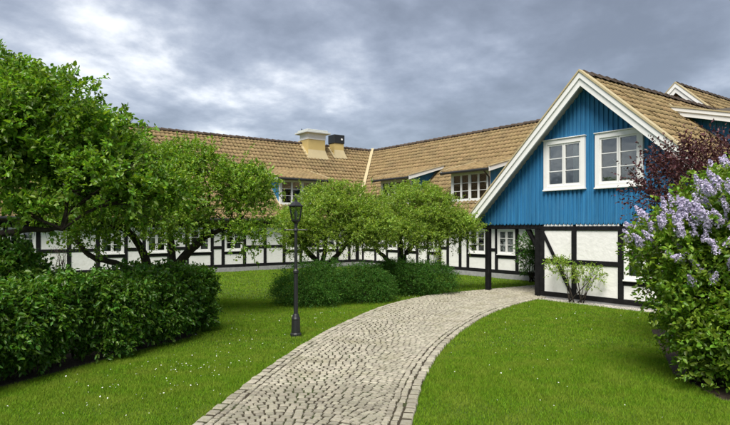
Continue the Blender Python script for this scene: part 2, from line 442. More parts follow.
def tree(name, label, loc, stems, lumps, ntwig, per, size, m, seed, gap=.35, length=.34, zmin=None, width=.58, group='garden trees with spreading crowns'):
    """stems: list of polylines with base radius; limbs reach from stem tops into the lumps"""
    r = np.random.default_rng(seed); rnd = random.Random(seed)
    root = bpy.data.objects.new(name, None); COL.objects.link(root); root.location = loc; meta(root, label, 'tree', group)
    mb = MB(); tops = []
    for pts, r0, r1 in stems:
        cc = catmull([(*p, 0) for p in pts], 5)[:, :3] if len(pts) > 2 else np.array(pts, float)
        cc = cc+r.normal(size=cc.shape)*.012
        mb.tube([tuple(local(p, loc)) for p in cc], list(np.linspace(r0, r1, len(cc))), 9); tops.append((cc[-1], cc[len(cc)//2], r1))
    mb.build('trunk', 'bark', root, smooth=True)
    lb = MB()
    for L in lumps:
        c = np.array(L[:3]); top, midp, r1 = min(tops, key=lambda q: np.linalg.norm(q[0]-c))
        tgt = c+np.array([0, 0, -.1*L[5]])
        pts = limb(lb, local(top, loc), local(tgt, loc), r1*.85, .022, rnd)
        for k in range(7):
            st = pts[rnd.randrange(2, len(pts))]; d = unit(r.normal(size=3)+np.array([0, 0, .35]))
            e = c+d*np.array(L[3:])*.9
            p2 = limb(lb, st, local(e, loc), .018, .004, rnd, 5, .12, 5)
            for q in range(3):
                d2 = unit(d+r.normal(size=3)*.6); limb(lb, p2[rnd.randrange(2, 5)], p2[-1]+Vector(d2*.25), .007, .002, rnd, 4, .1, 3)
    lb.build('limbs', 'bark', root, smooth=True, fix=False)
    sub = []
    for L in lumps:                                           # break each mass into boughs
        L = np.array(L); sub.append(np.r_[L[:3], L[3:]*.72])
        for k in range(9):
            dd = unit(r.normal(size=3)+np.array([0, -.3, .25])); q = r.uniform(.28, .50)
            sub.append(np.r_[L[:3]+dd*L[3:]*r.uniform(.62, .92), L[3:].mean()*q*np.array([1.15, 1.1, .75])])
    P, d = shell(r, sub, ntwig, zmin=zmin, gap=gap, seed=seed*.37, gs=3.3)
    P2, d2 = shell(r, lumps, ntwig//28, lo=.85, hi=1.03, zmin=zmin, seed=seed, under=.6)   # long shoots break the outline
    D = d+np.array([0, 0, .35])+r.normal(size=d.shape)*.55
    V, F = twig_leaves(r, P, D, length, per, size, width)
    V2, F2 = twig_leaves(r, P2, d2*.9+np.array([0, 0, .55])+r.normal(size=d2.shape)*.35, length*1.5, per+3, size*.92, width)
    np_mesh('crown', local(np.vstack([V, V2]), loc), np.vstack([F, F2+len(V)]), m, root)
    return root

# ------------------------------------------------------------------ building tools
def window(T, M, u0, u1, z0, z1, trim=.09, rows=3, cas=2, cols=1, curtain=0, sill=True, d=0.0, rail=.045, drip=False):
    """M(u, d, z) -> site point, d outwards. The window mesh is its outer frame; casements, panes, sill are its sub-parts."""
    def bx(mb, a0, a1, d0, d1, b0, b1): mb.box(M(a0, d+d0, b0), M(a1, d+d1, b1)); return mb
    fr = MB()
    bx(fr, u0, u0+trim, -.05, .045, z0, z1); bx(fr, u1-trim, u1, -.05, .045, z0, z1)
    bx(fr, u0+trim, u1-trim, -.05, .042, z1-trim, z1); bx(fr, u0+trim, u1-trim, -.05, .042, z0, z0+trim*.8)
    W_ = T.part('window', fr, 'trim', bevel=.006)
    iu0, iu1, iz0, iz1 = u0+trim, u1-trim, z0+trim*.8, z1-trim
    cw = (iu1-iu0)/cas
    for c in range(cas):
        a, b = iu0+c*cw+.004, iu0+(c+1)*cw-.004
        cm = MB()
        bx(cm, a, a+rail, -.045, .018, iz0, iz1); bx(cm, b-rail, b, -.045, .018, iz0, iz1)
        bx(cm, a+rail, b-rail, -.045, .016, iz0, iz0+rail*1.2); bx(cm, a+rail, b-rail, -.045, .016, iz1-rail, iz1)
        pa, pb, q0, q1 = a+rail, b-rail, iz0+rail*1.2, iz1-rail
        hb = .011
        for k in range(1, rows):
            zz = q0+(q1-q0)*k/rows; bx(cm, pa, pb, -.035, .010, zz-hb, zz+hb)
        for k in range(1, cols):
            uu = pa+(pb-pa)*k/cols; bx(cm, uu-hb, uu+hb, -.035, .008, q0, q1)
        T.part('casement', cm, 'trim', W_)
        for k in range(rows):
            for j in range(cols):
                y0, y1 = q0+(q1-q0)*k/rows, q0+(q1-q0)*(k+1)/rows; x0, x1 = pa+(pb-pa)*j/cols, pa+(pb-pa)*(j+1)/cols
                T.part('pane', bx(MB(), x0+.003, x1-.003, -.016, -.012, y0+.003, y1-.003), 'glass', W_)
    if sill: T.part('sill', bx(MB(), u0-.015, u1+.015, -.04, .075, z0-.04, z0-.003), 'trim', W_, bevel=.006)
    if drip: T.part('drip_board', bx(MB(), u0-.02, u1+.02, -.04, .075, z1+.003, z1+.03), 'trim', W_, bevel=.006)
    if curtain:
        for sgn in ((0,), (1,), (0, 1))[curtain-1]:
            cv = MB(); n = 7; wd = (iu1-iu0)*.30
            for i in range(n):
                x0 = iu0+wd*i/n if sgn == 0 else iu1-wd*(i+1)/n
                bx(cv, x0, x0+wd/n, -.14-.02*(i % 2), -.12-.02*(i % 2), iz0, iz1)
            T.part('curtain', cv, 'curtain', W_)
    return W_
def timber_wall(T, M, posts, bays, ztop=2.20, sill0=.20, sill1=.34, plate=.17, pw=.15, win=(.92, 1.96), midz=1.12, seed=0, both=True):
    """posts: u of each post centre, bays: 'w' window, 'p' two panels, 'n' one panel, 'o' open, per gap"""
    rnd = random.Random(seed); PR = .02
    def bx(a0, a1, d0, d1, b0, b1): return MB().box(M(a0, d0, b0), M(a1, d1, b1))
    for u in posts:
        j = rnd.uniform(-.012, .012)
        T.part('timber_post', bx(u-pw/2+j, u+pw/2+j, -.12, PR+rnd.uniform(0, .004), sill1, ztop-plate), 'timber', bevel=.008)
    T.part('sill_beam', bx(posts[0]-pw/2, posts[-1]+pw/2, -.12, PR+.008, sill0, sill1), 'timber', bevel=.008)
    T.part('wall_plate', bx(posts[0]-pw/2, posts[-1]+pw/2, -.12, PR+.008, ztop-plate, ztop), 'timber', bevel=.008)
    T.part('plinth', bx(posts[0]-pw/2, posts[-1]+pw/2, -.12, .03, -.05, sill0), 'plinth')
    for i, b in enumerate(bays):
        a0, a1 = posts[i]+pw/2, posts[i+1]-pw/2
        def panel(z0, z1):
            d1 = rnd.uniform(-.012, -.004)
            T.part('infill_panel', bx(a0-.02, a1+.02, -.1, d1, z0-.01, z1+.01), 'plaster')
        def rail(z0, z1): T.part('timber_rail', bx(a0, a1, -.12, PR-.003, z0+rnd.uniform(-.01, .01), z1), 'timber', bevel=.008)
        if b == 'w':
            rail(win[0]-.12, win[0]); panel(sill1, win[0]-.12)
            w = min(a1-a0, 1.12); c = (a0+a1)/2
            window(T, M, c-w/2, c+w/2, win[0]+.045, win[1], trim=.06, rows=3, cas=2, curtain=rnd.choice((0, 1, 2, 3, 3)))
            T.part('infill_panel', bx(a0-.02, a1+.02, -.1, -.006, win[1]+.004, ztop-plate+.01), 'plaster')
            if a1-a0 > 1.2:
                T.part('infill_panel', bx(a0-.02, c-w/2-.004, -.1, -.006, win[0]-.01, win[1]), 'plaster'); T.part('infill_panel', bx(c+w/2+.004, a1+.02, -.1, -.006, win[0]-.01, win[1]), 'plaster')
        elif b == 'p':
            rail(midz-.065, midz+.065); panel(sill1, midz-.065); panel(midz+.065, ztop-plate)
        elif b == 'n': panel(sill1, ztop-plate)

def slope_frame(e0, e1, r0):
    """eave line e0->e1, r0 = ridge point above e0; returns origin, u, v(up slope), n and lengths"""
    e0, e1, r0 = map(lambda q: np.array(q, float), (e0, e1, r0))
    u = e1-e0; Lu = np.linalg.norm(u); u /= Lu; v = r0-e0; Lv = np.linalg.norm(v); v /= Lv
    n = np.cross(u, v); n = n if n[2] > 0 else -n
    return e0, u, v, n, Lu, Lv
def roof_tiles(T, fr, parent, holes=(), tw=.22, th=.30, seed=0, keep=None):
    e0, u, v, n, Lu, Lv = fr; r = np.random.default_rng(seed)
    nu, nv = int(round(Lu/tw)), int(round(Lv/th)); tw, th = Lu/nu, Lv/nv
    prof = np.array([(0, .022), (.16, .004), (.36, 0), (.55, .006), (.72, .026), (.86, .034), (1.03, .02)])
    VV, FF = [], []; nbv = 0; k = len(prof)
    rows = np.array([(0.02, -.035), (0., .038), (1.10, .002)])
    for j in range(nv):
        for i in range(nu):
            uc, vc = (i+.5)*tw, (j+.5)*th
            if any(a < uc < b and c < vc < d for a, b, c, d in holes): continue
            if keep is not None and not keep(uc, vc): continue
            du, dv, dh = r.normal()*.004, r.normal()*.006, r.normal()*.003
            tilt = r.normal()*.012
            for (fv, hh) in rows:
                uu = (i+prof[:, 0])*tw+du; hv = prof[:, 1]*(1 if hh > -.01 else .4)+hh+dh+tilt*(prof[:, 0]-.5)
                VV.append(e0+uu[:, None]*u+(j*th+fv*th+dv)*v+hv[:, None]*n)
            for q in range(2):
                for p in range(k-1): FF.append((nbv+q*k+p, nbv+q*k+p+1, nbv+(q+1)*k+p+1, nbv+(q+1)*k+p))
            nbv += 3*k
    V = np.vstack(VV)-np.array(T.o)
    return np_mesh('roof_tiles', V, np.array(FF), 'tile', parent, smooth=False, kind='stuff')
def roof_slab(T, fr, holes=(), name='roof', thick=.09, m='tile_plain'):
    e0, u, v, n, Lu, Lv = fr; mb = MB()
    cuts = sorted({0., Lu, *[h[0] for h in holes], *[h[1] for h in holes]})
    for a, b in zip(cuts[:-1], cuts[1:]):
        hs = [h for h in holes if h[0] <= a+1e-6 and h[1] >= b-1e-6]
        spans = [(0, Lv)] if not hs else [(0, hs[0][2]), (hs[0][3], Lv)]
        for c, d in spans:
            if d-c < .02: continue
            q = [e0+a*u+c*v, e0+b*u+c*v, e0+b*u+d*v, e0+a*u+d*v]
            mb.prism([p-n*.012 for p in q], -n*thick)
    return T.part(name, mb, m)
def ridge_caps(T, a, b, parent=None, step=.36):
    a, b = np.array(a, float), np.array(b, float); L = np.linalg.norm(b-a); n = int(L/step); d = (b-a)/L
    side = np.array([-d[1], d[0], 0]); mb = MB(); r = random.Random(3)
    for i in range(n):
        p = a+d*(i*L/n); q = a+d*((i+1.12)*L/n); h = r.uniform(-.006, .006)
        for (c, rr, up) in ((p, .125, .035),):
            ring = []
            for (pt, rad, z) in ((p, .13, .03+h), (q, .105, .012+h)):
                ring.append([pt+side*rad*math.cos(math.pi*k/5)*1.05+np.array([0, 0, z-.05+rad*math.sin(math.pi*k/5)]) for k in range(6)])
            k0 = len(mb.v); mb.v += [tuple(x) for x in ring[0]+ring[1]]
            mb.f += [(k0+k, k0+k+1, k0+7+k, k0+6+k) for k in range(5)]+[tuple(k0+k for k in range(6))]
    o = T.part('ridge_tiles', mb, 'ridge', parent, fix=False); o['kind'] = 'stuff'; return o

def Mid(u, d, z): return (u, 4.0-d, z)                        # courtyard wall of the middle wing, faces -s
def Lft(u, d, z): return (-14.5+d, u, z)                      # courtyard wall of the long left wing, faces +t
def Gab(u, d, z): return (u, -d, z)                           # gable face

ZE, ZR = 2.40, 6.90
def dormer(T, P, roofpar, w0, w1, front, sgn, seed):
    """shed dormer. P(w, q, z): w along the eave, q horizontal distance inward from the wall face. front = q of the dormer front"""
    z0, z1, slope = 3.10, 4.42, .27
    q_eave = front-.32; q_meet = (z1+.02+.0 - slope*q_eave - (ZE+.35*.968)+0)/( .968-slope)   # where shed roof meets the main slope
    zr = lambda q: z1+.06+slope*(q-q_eave)
    D = T.part('dormer', MB().box(P(w0, front, z0), P(w0+.10, front+.08, z1+.03)).box(P(w1-.10, front, z0), P(w1, front+.08, z1+.03)).box(P(w0+.1, front, z1-.08), P(w1-.1, front+.08, z1+.05)).box(P(w0+.1, front, z0), P(w1-.1, front+.08, z0+.12)), 'trim')
    for w_ in (w0+.004, w1-.034):                             # blue cheeks
        T.part('cheek', MB().prism([P(w_, front+.08, z0-.1), P(w_, q_meet+.1, zr(q_meet)-.02), P(w_, front+.08, zr(front)-.02)], np.array(P(w_+.03, 0, 0))-np.array(P(w_, 0, 0))), 'siding', D)
    ov = .28
    a = np.array(P(w0-ov, q_eave, zr(q_eave))); b = np.array(P(w1+ov, q_eave, zr(q_eave))); c = np.array(P(w0-ov, q_meet+.12, zr(q_meet+.12)))
    fr = slope_frame(a, b, c)
    e0, u, v, n, Lu, Lv = fr
    T.part('dormer_roof', MB().prism([e0-n*.01, e0+u*Lu-n*.01, e0+u*Lu+v*Lv-n*.01, e0+v*Lv-n*.01], -n*.07), 'dark_wood', D)
    roof_tiles(T, fr, D, seed=seed)
    for w_ in (w0-ov-.02, w1+ov-.01):                          # white rake boards with pale capping
        ex = np.array(P(w_+.03, 0, 0))-np.array(P(w_, 0, 0))
        T.part('rake_board', MB().prism([P(w_, q_eave-.02, zr(q_eave)-.16), P(w_, q_meet+.05, zr(q_meet)-.10), P(w_, q_meet+.05, zr(q_meet)+.05), P(w_, q_eave-.02, zr(q_eave)+.04)], ex), 'trim', D)
        ex2 = ex*2.6
        T.part('rake_cap', MB().prism([P(w_-.015, q_eave-.03, zr(q_eave)+.043), P(w_-.015, q_meet+.1, zr(q_meet)+.056), P(w_-.015, q_meet+.1, zr(q_meet)+.08), P(w_-.015, q_eave-.03, zr(q_eave)+.065)], ex2), 'flash', D)
    T.part('gutter', MB().tube([P(w0-ov, q_eave-.06, zr(q_eave)-.07), P(w1+ov, q_eave-.06, zr(q_eave)-.07)], .06, 8), 'black_metal', D)
    dp = w1 if sgn > 0 else w0
    T.part('downpipe', MB().tube([P(dp+sgn*.02, q_eave-.05, zr(q_eave)-.1), P(dp+sgn*.02, front-.03, z1-.30), P(dp+sgn*.03, front-.03, z0+.25)], .035, 7), 'black_metal', D)
    # flashing strips where the cheeks meet the main tiles
    for w_ in (w0-.07, w1-.03):
        ex = np.array(P(w_+.10, 0, 0))-np.array(P(w_, 0, 0)); zm = lambda q: ZE+(q+.35)*.968+.055
        T.part('flashing', MB().prism([P(w_, front-.15, zm(front-.15)), P(w_, q_meet-.1, zm(q_meet-.1)), P(w_, q_meet-.1, zm(q_meet-.1)+.02), P(w_, front-.15, zm(front-.15)+.02)], ex), 'flash', D)
    # window band: two pairs of casements
    def M(u_, d_, z_): return P(u_, front-d_, z_)
    fz0, fz1 = z0+.12, z1-.08
    n_c = 4; cw = (w1-w0-.2)/n_c
    for c_ in range(n_c):
        a0 = w0+.1+c_*cw; cm = MB(); rl = .05
        bx = lambda x0, x1, d0, d1, y0, y1: cm.box(M(x0, d0, y0), M(x1, d1, y1))
        gp = .03 if c_ in (1,) else 0.0
        x0, x1 = a0+(.03 if c_ == 2 else .003), a0+cw-(.03 if c_ == 1 else .003)
        bx(x0, x0+rl, -.05, -.01, fz0, fz1); bx(x1-rl, x1, -.05, -.01, fz0, fz1); bx(x0+rl, x1-rl, -.05, -.01, fz0, fz0+rl); bx(x0+rl, x1-rl, -.05, -.01, fz1-rl, fz1)
        for k in (1, 2):
            zz = fz0+rl+(fz1-fz0-2*rl)*k/3; bx(x0+rl, x1-rl, -.05, -.015, zz-.012, zz+.012)
        T.part('casement', cm, 'trim', D)
        for k in range(3):
            y0 = fz0+rl+(fz1-fz0-2*rl)*k/3; y1 = fz0+rl+(fz1-fz0-2*rl)*(k+1)/3
            T.part('pane', MB().box(M(x0+rl, -.034, y0+.004), M(x1-rl, -.030, y1-.004)), 'glass', D)
    T.box('mullion', M(w0+.1+2*cw-.028, -.06, fz0), M(w0+.1+2*cw+.028, .015, fz1), 'trim', D)
    T.box('sill', M(w0-.06, -.06, z0-.04), M(w1+.06, .09, z0-.002), 'trim', D)

# ------------------------------------------------------------------ middle wing
T = Thing('house_wing', 'white half-timbered wing with ochre tiles and two shed dormers behind the blue gable', 'house', -8.0, 4.0, group='wings of the half-timbered house')
mid_posts = [-14.45, -14.0, -12.95, -12.0, -11.1, -10.6, -9.75, -9.0, -8.25, -7.75, -7.0, -6.56, -5.48, -5.02, -4.0, -3.1, -2.2, -1.2]
timber_wall(T, Mid, mid_posts, ['n', 'w', 'p', 'w', 'p', 'w', 'p', 'w', 'p', 'n', 'n', 'w', 'p', 'w', 'p', 'w', 'p'], seed=2)
T.box('back_wall', (-14.3, 12.55, 0), (-1.0, 12.65, 2.4), 'plaster')
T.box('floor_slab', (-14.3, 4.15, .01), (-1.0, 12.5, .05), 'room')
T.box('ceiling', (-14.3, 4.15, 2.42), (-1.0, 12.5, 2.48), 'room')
fr = slope_frame((-18.8, 3.65, ZE), (-1.2, 3.65, ZE), (-18.8, 8.30, ZR))
D1, D2 = (-7.95, -5.75), (-13.0, -10.7)
holes = [(d[0]+18.8, d[1]+18.8, (.75)*1.392, 2.70*1.392) for d in (D2, D1)]
slab = roof_slab(T, fr, holes)
roof_tiles(T, fr, slab, holes, seed=11)
fb = slope_frame((-18.8, 12.95, ZE), (-1.2, 12.95, ZE), (-18.8, 8.30, ZR))
roof_slab(T, fb, name='roof')
ridge_caps(T, (-18.9, 8.30, ZR+.02), (-1.2, 8.30, ZR+.02), slab)
T.part('gutter', MB().tube([(-14.2, 3.56, ZE-.03), (-2.4, 3.56, ZE-.03)], .065, 8), 'black_metal')
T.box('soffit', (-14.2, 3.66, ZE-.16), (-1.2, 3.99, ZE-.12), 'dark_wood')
for k, d in enumerate((D1, D2)):
    dormer(T, lambda w, q, z: (w, 4.0+q, z), slab, d[0], d[1], .40, 1, 20+k)
# valley flashing between the two wings
def vz(s): return ZE+(s-3.65)*.9677
va, vb = np.array((-14.15, 3.65, ZE+.12)), np.array((-18.8, 8.30, ZR+.12)); pd = np.array((1, 1, 0))/math.sqrt(2)*.09
pdn = np.array((.707, .707, 0))*.085
T.part('valley_flashing', MB().prism([va-pdn+(0, 0, .05), va+pdn+(0, 0, .05), vb+pdn+(0, 0, .05), vb-pdn+(0, 0, .05)], (0, 0, .012)), 'flash', slab)

# ------------------------------------------------------------------ long left wing
T = Thing('house_wing', 'long white half-timbered wing behind the trees with two chimneys on its roof', 'house', -14.5, -4.0, group='wings of the half-timbered house')
left_posts = [-15.2, -14.2, -13.0, -11.95, -10.89, -9.84, -8.8, -7.74, -7.02, -6.0, -5.2, -4.07, -3.55, -2.50, -1.44, -.42, .5, 1.52, 2.68, 3.45, 3.95]
timber_wall(T, Lft, left_posts, ['p', 'w', 'p', 'w', 'p', 'p', 'w', 'p', 'w', 'p', 'w', 'p', 'w', 'p', 'p', 'w', 'p', 'w', 'p', 'n'], seed=4)
T.box('back_wall', (-23.2, -15.2, 0), (-23.1, 12.6, 2.4), 'plaster')
T.box('end_wall', (-23.0, -15.32, 0), (-14.6, -15.22, 6.0), 'plaster')
T.box('floor_slab', (-23.0, -15.2, .01), (-14.7, 12.5, .05), 'room')
T.box('ceiling', (-23.0, -15.2, 2.42), (-14.7, 12.5, 2.48), 'room')
fl = slope_frame((-14.15, -15.5, ZE), (-14.15, 12.9, ZE), (-18.80, -15.5, ZR))
DL = (-.45, 2.15)
holes = [(DL[0]+15.5, DL[1]+15.5, .75*1.392, 2.70*1.392)]
slab = roof_slab(T, fl, holes)
roof_tiles(T, fl, slab, holes, seed=12, keep=lambda u, v: u < 24.6)
fb = slope_frame((-23.45, -15.5, ZE), (-23.45, 12.9, ZE), (-18.80, -15.5, ZR)); roof_slab(T, fb, name='roof')
ridge_caps(T, (-18.80, -15.5, ZR+.02), (-18.80, 8.4, ZR+.02), slab)
T.part('gutter', MB().tube([(-14.06, -15.4, ZE-.03), (-14.06, 3.6, ZE-.03)], .065, 8), 'black_metal')
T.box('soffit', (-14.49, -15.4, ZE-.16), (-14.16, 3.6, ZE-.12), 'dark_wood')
dormer(T, lambda w, q, z: (-14.5-q, w, z), slab, DL[0], DL[1], .40, 1, 25)
def chimney(s0, s1, t0, t1, zb, ztop, dark):
    body = MB().box((t0, s0, zb-.9), (t1, s1, ztop)); C = T.part('chimney', body, 'chimney', slab)
    # flared skirt following the roof slope
    zr = lambda t: ZE+(-14.15-t)*.9677+.05
    T.part('skirt', MB().prism([(t1+.20, s0-.14, zr(t1+.20)), (t1+.20, s1+.14, zr(t1+.20)), (t1, s1+.003, zr(t1)+.34), (t1, s0-.003, zr(t1)+.34)], (0, 0, -.07)), 'flash', C)
    for sa in (s0-.14, s1+.003):
        T.part('skirt', MB().prism([(t1+.2, sa, zr(t1+.2)-.05), (t1+.2, sa, zr(t1+.2)+.035), (t0-.0, sa, zr(t0)+.035), (t0-.0, sa, zr(t0)-.05)], (0, .137, 0)), 'flash', C)
    if dark:
        T.box('cowl', (t0-.04, s0-.04, ztop), (t1+.04, s1+.04, ztop+.52), 'black_metal', C, bevel=.02)
        T.part('vent', MB().tube([(t1+.04, (s0+s1)/2+.16, ztop+.25), (t1+.07, (s0+s1)/2+.16, ztop+.25)], .06, 10), 'trim', C)
    else:
        T.box('collar', (t0-.02, s0-.02, ztop-.04), (t1+.02, s1+.02, ztop+.30), 'trim', C)
        T.box('cap', (t0-.24, s0-.24, ztop+.30), (t1+.24, s1+.24, ztop+.40), 'cap', C, bevel=.015)
        T.box('cap_top', (t0-.12, s0-.12, ztop+.40), (t1+.12, s1+.12, ztop+.52), 'cap', C, bevel=.015)
        T.part('rod', MB().tube([(t0, s0+.1, ztop+.52), (t0, s0+.1, ztop+.66)], .03, 6), 'black_metal', C)
chimney(3.05, 4.20, -18.9, -18.0, 6.0, 7.15, False)
chimney(4.95, 5.62, -18.75, -18.15, 6.0, 7.05, True)

# ------------------------------------------------------------------ rear wing, only its roof end shows over the ridge
T = Thing('house_wing', 'gabled roof end with pale barge boards rising behind the blue gable house', 'house', 1.0, 12.0, group='wings of the half-timbered house')
AX, AZ = -.15, 7.42
fr_r = slope_frame((AX+5.1, 8.55, AZ-5.1*.95), (AX+5.1, 19, AZ-5.1*.95), (AX, 8.55, AZ)); slab = roof_slab(T, fr_r)
roof_tiles(T, fr_r, slab, seed=31, tw=.26, th=.36)
fr_l = slope_frame((AX-5.1, 8.55, AZ-5.1*.95), (AX-5.1, 19, AZ-5.1*.95), (AX, 8.55, AZ)); roof_slab(T, fr_l, name='roof')
ridge_caps(T, (AX, 8.5, AZ+.02), (AX, 19, AZ+.02), slab)
T.part('gable_wall', MB().prism([(AX-4.6, 8.95, 0), (AX+4.6, 8.95, 0), (AX+4.6, 8.95, 2.8), (AX, 8.95, 7.15), (AX-4.6, 8.95, 2.8)], (0, .1, 0)), 'siding')
for sg in (-1, 1):
    T.part('barge_board', MB().prism([(AX, 8.52, AZ+.05), (AX+sg*5.1, 8.52, AZ-5.1*.95+.05), (AX+sg*5.1, 8.52, AZ-5.1*.95-.30), (AX, 8.52, AZ-.30)], (0, -.05, 0)), 'trim')
    T.part('barge_trim', MB().prism([(AX, 8.47, AZ+.06), (AX+sg*5.1, 8.47, AZ-5.1*.95+.06), (AX+sg*5.1, 8.47, AZ-5.1*.95-.1), (AX, 8.47, AZ-.1)], (0, -.035, 0)), 'trim')
    T.part('barge_cap', MB().prism([(AX, 8.42, AZ+.11), (AX+sg*5.1, 8.42, AZ-5.1*.95+.11), (AX+sg*5.1, 8.42, AZ-5.1*.95+.065), (AX, 8.42, AZ+.065)], (0, .2, 0)), 'flash')
T.box('side_wall', (AX+4.55, 9.05, 0), (AX+4.6, 18.8, 2.8), 'plaster'); T.box('end_wall', (AX-4.6, 18.8, 0), (AX+4.6, 18.9, 2.8), 'plaster')

# ------------------------------------------------------------------ blue gable house
T = Thing('gable_house', 'gable house with blue board cladding above white half-timbered wall and open passage', 'house', 1.5, 0.0)
AT, AZ = 1.53, 6.03
SL, SR = .955, .895
EL, ER = -2.50, 5.6
def ztop(t): return AZ-(AT-t)*SL if t < AT else AZ-(t-AT)*SR
# cladding boards, each with a pointed foot; the openings of the two windows are left free
WIN = [(.15, 1.44, 3.08, 4.46), (1.74, 3.02, 3.06, 4.46)]
bw = .132
t = -2.30; i = 0; r_ = random.Random(9)
while t < 5.15:
    t1 = t+bw; zf = 2.14+r_.uniform(-.006, .006)
    spans = [(zf, None)]
    hit = [w for w in WIN if t1 > w[0]+.02 and t < w[1]-.02]
    def board(a, b, z0, z1, pointed, s0, s1, name):
        za, zb = (ztop(a)-.06, ztop(b)-.06) if z1 is None else (z1, z1)
        if min(za, zb) <= z0+.02: return
        poly = [(a, s0, z0), ((a+b)/2, s0, z0-(.055 if pointed else 0)), (b, s0, z0)] if pointed else [(a, s0, z0), (b, s0, z0)]
        poly += [(b, s0, zb)]
        if z1 is None and a < AT < b: poly += [(AT, s0, ztop(AT)-.06)]
        poly += [(a, s0, za)]
        T.part(name, MB().prism(poly, (0, s1-s0, 0)), 'siding')
    def run(a, b, s0, s1, name, hit, pt):
        if hit:
            w = hit[0]
            if a >= w[0]+.02-1e-6 and b <= w[1]-.02+1e-6:
                board(a, b, zf, w[2]+.03, pt, s0, s1, name); board(a, b, w[3]-.03, None, False, s0, s1, name)
            else:                                              # board that straddles the jamb
                for (x0, x1) in ((a, min(b, w[0]+.03)), (max(a, w[1]-.03), b)):
                    if x1-x0 > .004: board(x0, x1, zf, None, pt, s0, s1, name)
                x0, x1 = max(a, w[0]+.03), min(b, w[1]-.03)
                if x1-x0 > .004: board(x0, x1, zf, w[2]+.03, pt, s0, s1, name); board(x0, x1, w[3]-.03, None, False, s0, s1, name)
        else: board(a, b, zf, None, pt, s0, s1, name)
    run(t+.001, t1-.001, 0.0, .03, 'cladding_board', hit, True)
    c = t1; h2 = [w for w in WIN if c+.036 > w[0]+.02 and c-.036 < w[1]-.02]
    run(c-.030, c+.030, -.034, -.001, 'batten', h2, True)
    t = t1; i += 1
for k, w in enumerate(WIN):
    def GM(u, d, z): return (u, -.03-d, z)
    window(T, GM, w[0], w[1], w[2], w[3], trim=.125, rows=3, cas=2, curtain=(2, 0)[k], drip=True, rail=.042)
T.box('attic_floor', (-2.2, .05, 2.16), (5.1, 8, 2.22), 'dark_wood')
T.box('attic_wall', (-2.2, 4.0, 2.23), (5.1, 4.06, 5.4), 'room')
# ground floor wall under the gable
def rail(a, b, z0, z1, n='timber_rail'): T.box(n, (a, .10, z0), (b, -.017, z1), 'timber', bevel=.008)
def post(c, z0, z1, w=.15, s0=.12, s1=-.022): T.box('timber_post', (c-w/2, s0, z0), (c+w/2, s1, z1), 'timber', bevel=.008)
for c in (.06, 1.085, 2.42, 3.62, 5.05): post(c, .20, 1.93)
rail(-.01, 5.12, .07, .20, 'sill_beam'); rail(-.01, 5.12, 1.93, 2.05, 'wall_plate')
T.box('plinth', (-.01, .10, -.05), (5.12, -.0, .07), 'plinth')
def panel(a, b, z0, z1): T.box('infill_panel', (a, .09, z0), (b, .006+random.uniform(-.004, .004), z1), 'plaster')
bays = [(.135, 1.01), (1.16, 2.345), (2.495, 3.545), (3.695, 4.975)]
for k, (a, b) in enumerate(bays):
    panel(a-.02, b+.02, 2.04, 2.13)
    if k == 2:
        rail(a, b, .55, .66); panel(a-.02, b+.02, .19, .56)
        window(T, Gab, a+.02, b-.02, .70, 1.90, trim=.06, rows=3, cas=2, curtain=3)
    else:
        rail(a, b, 1.005, 1.135); panel(a-.02, b+.02, .19, 1.01); panel(a-.02, b+.02, 1.13, 1.94)
# the raking brace of the left bay
T.part('timber_brace', MB().prism([(.135, -.006, 1.90), (.135, -.006, 1.70), (.96, -.006, .20), (1.06, -.006, .24)], (0, -.022, 0)), 'timber', bevel=.006)
T.box('side_wall', (.0, .12, 0), (.1, 3.9, 2.14), 'plaster')
T.box('far_wall', (5.06, .14, 0), (5.12, 8.0, 2.3), 'plaster')
T.box('floor_slab', (.1, .12, .01), (5.05, 8, .05), 'room')
# passage: free post, twin post against the corner, brackets, beams and dark ceiling
T.box('timber_post', (-2.09, .0, .0), (-1.94, .15, 1.97), 'timber', bevel=.01)
T.box('timber_post', (-.22, .02, .0), (-.05, .19, 1.97), 'timber', bevel=.01)
T.box('passage_beam', (-2.30, .012, 1.97), (-.02, .16, 2.125), 'timber', bevel=.008)
T.box('passage_beam', (-2.10, .18, 1.99), (-1.95, 3.9, 2.125), 'timber', bevel=.008)
T.box('passage_beam', (-2.10, 1.9, 1.99), (-.05, 2.05, 2.12), 'timber', bevel=.008)
for (a, b) in ((-.24, -.52),):
    T.part('bracket', MB().prism([(a, .05, 1.45), (a, .05, 1.60), (b-.06, .05, 1.965), (b+.09, .05, 1.965)], (0, .1, 0)), 'timber')
T.box('passage_ceiling', (-2.3, .05, 2.13), (-.02, 3.95, 2.155), 'dark_wood')
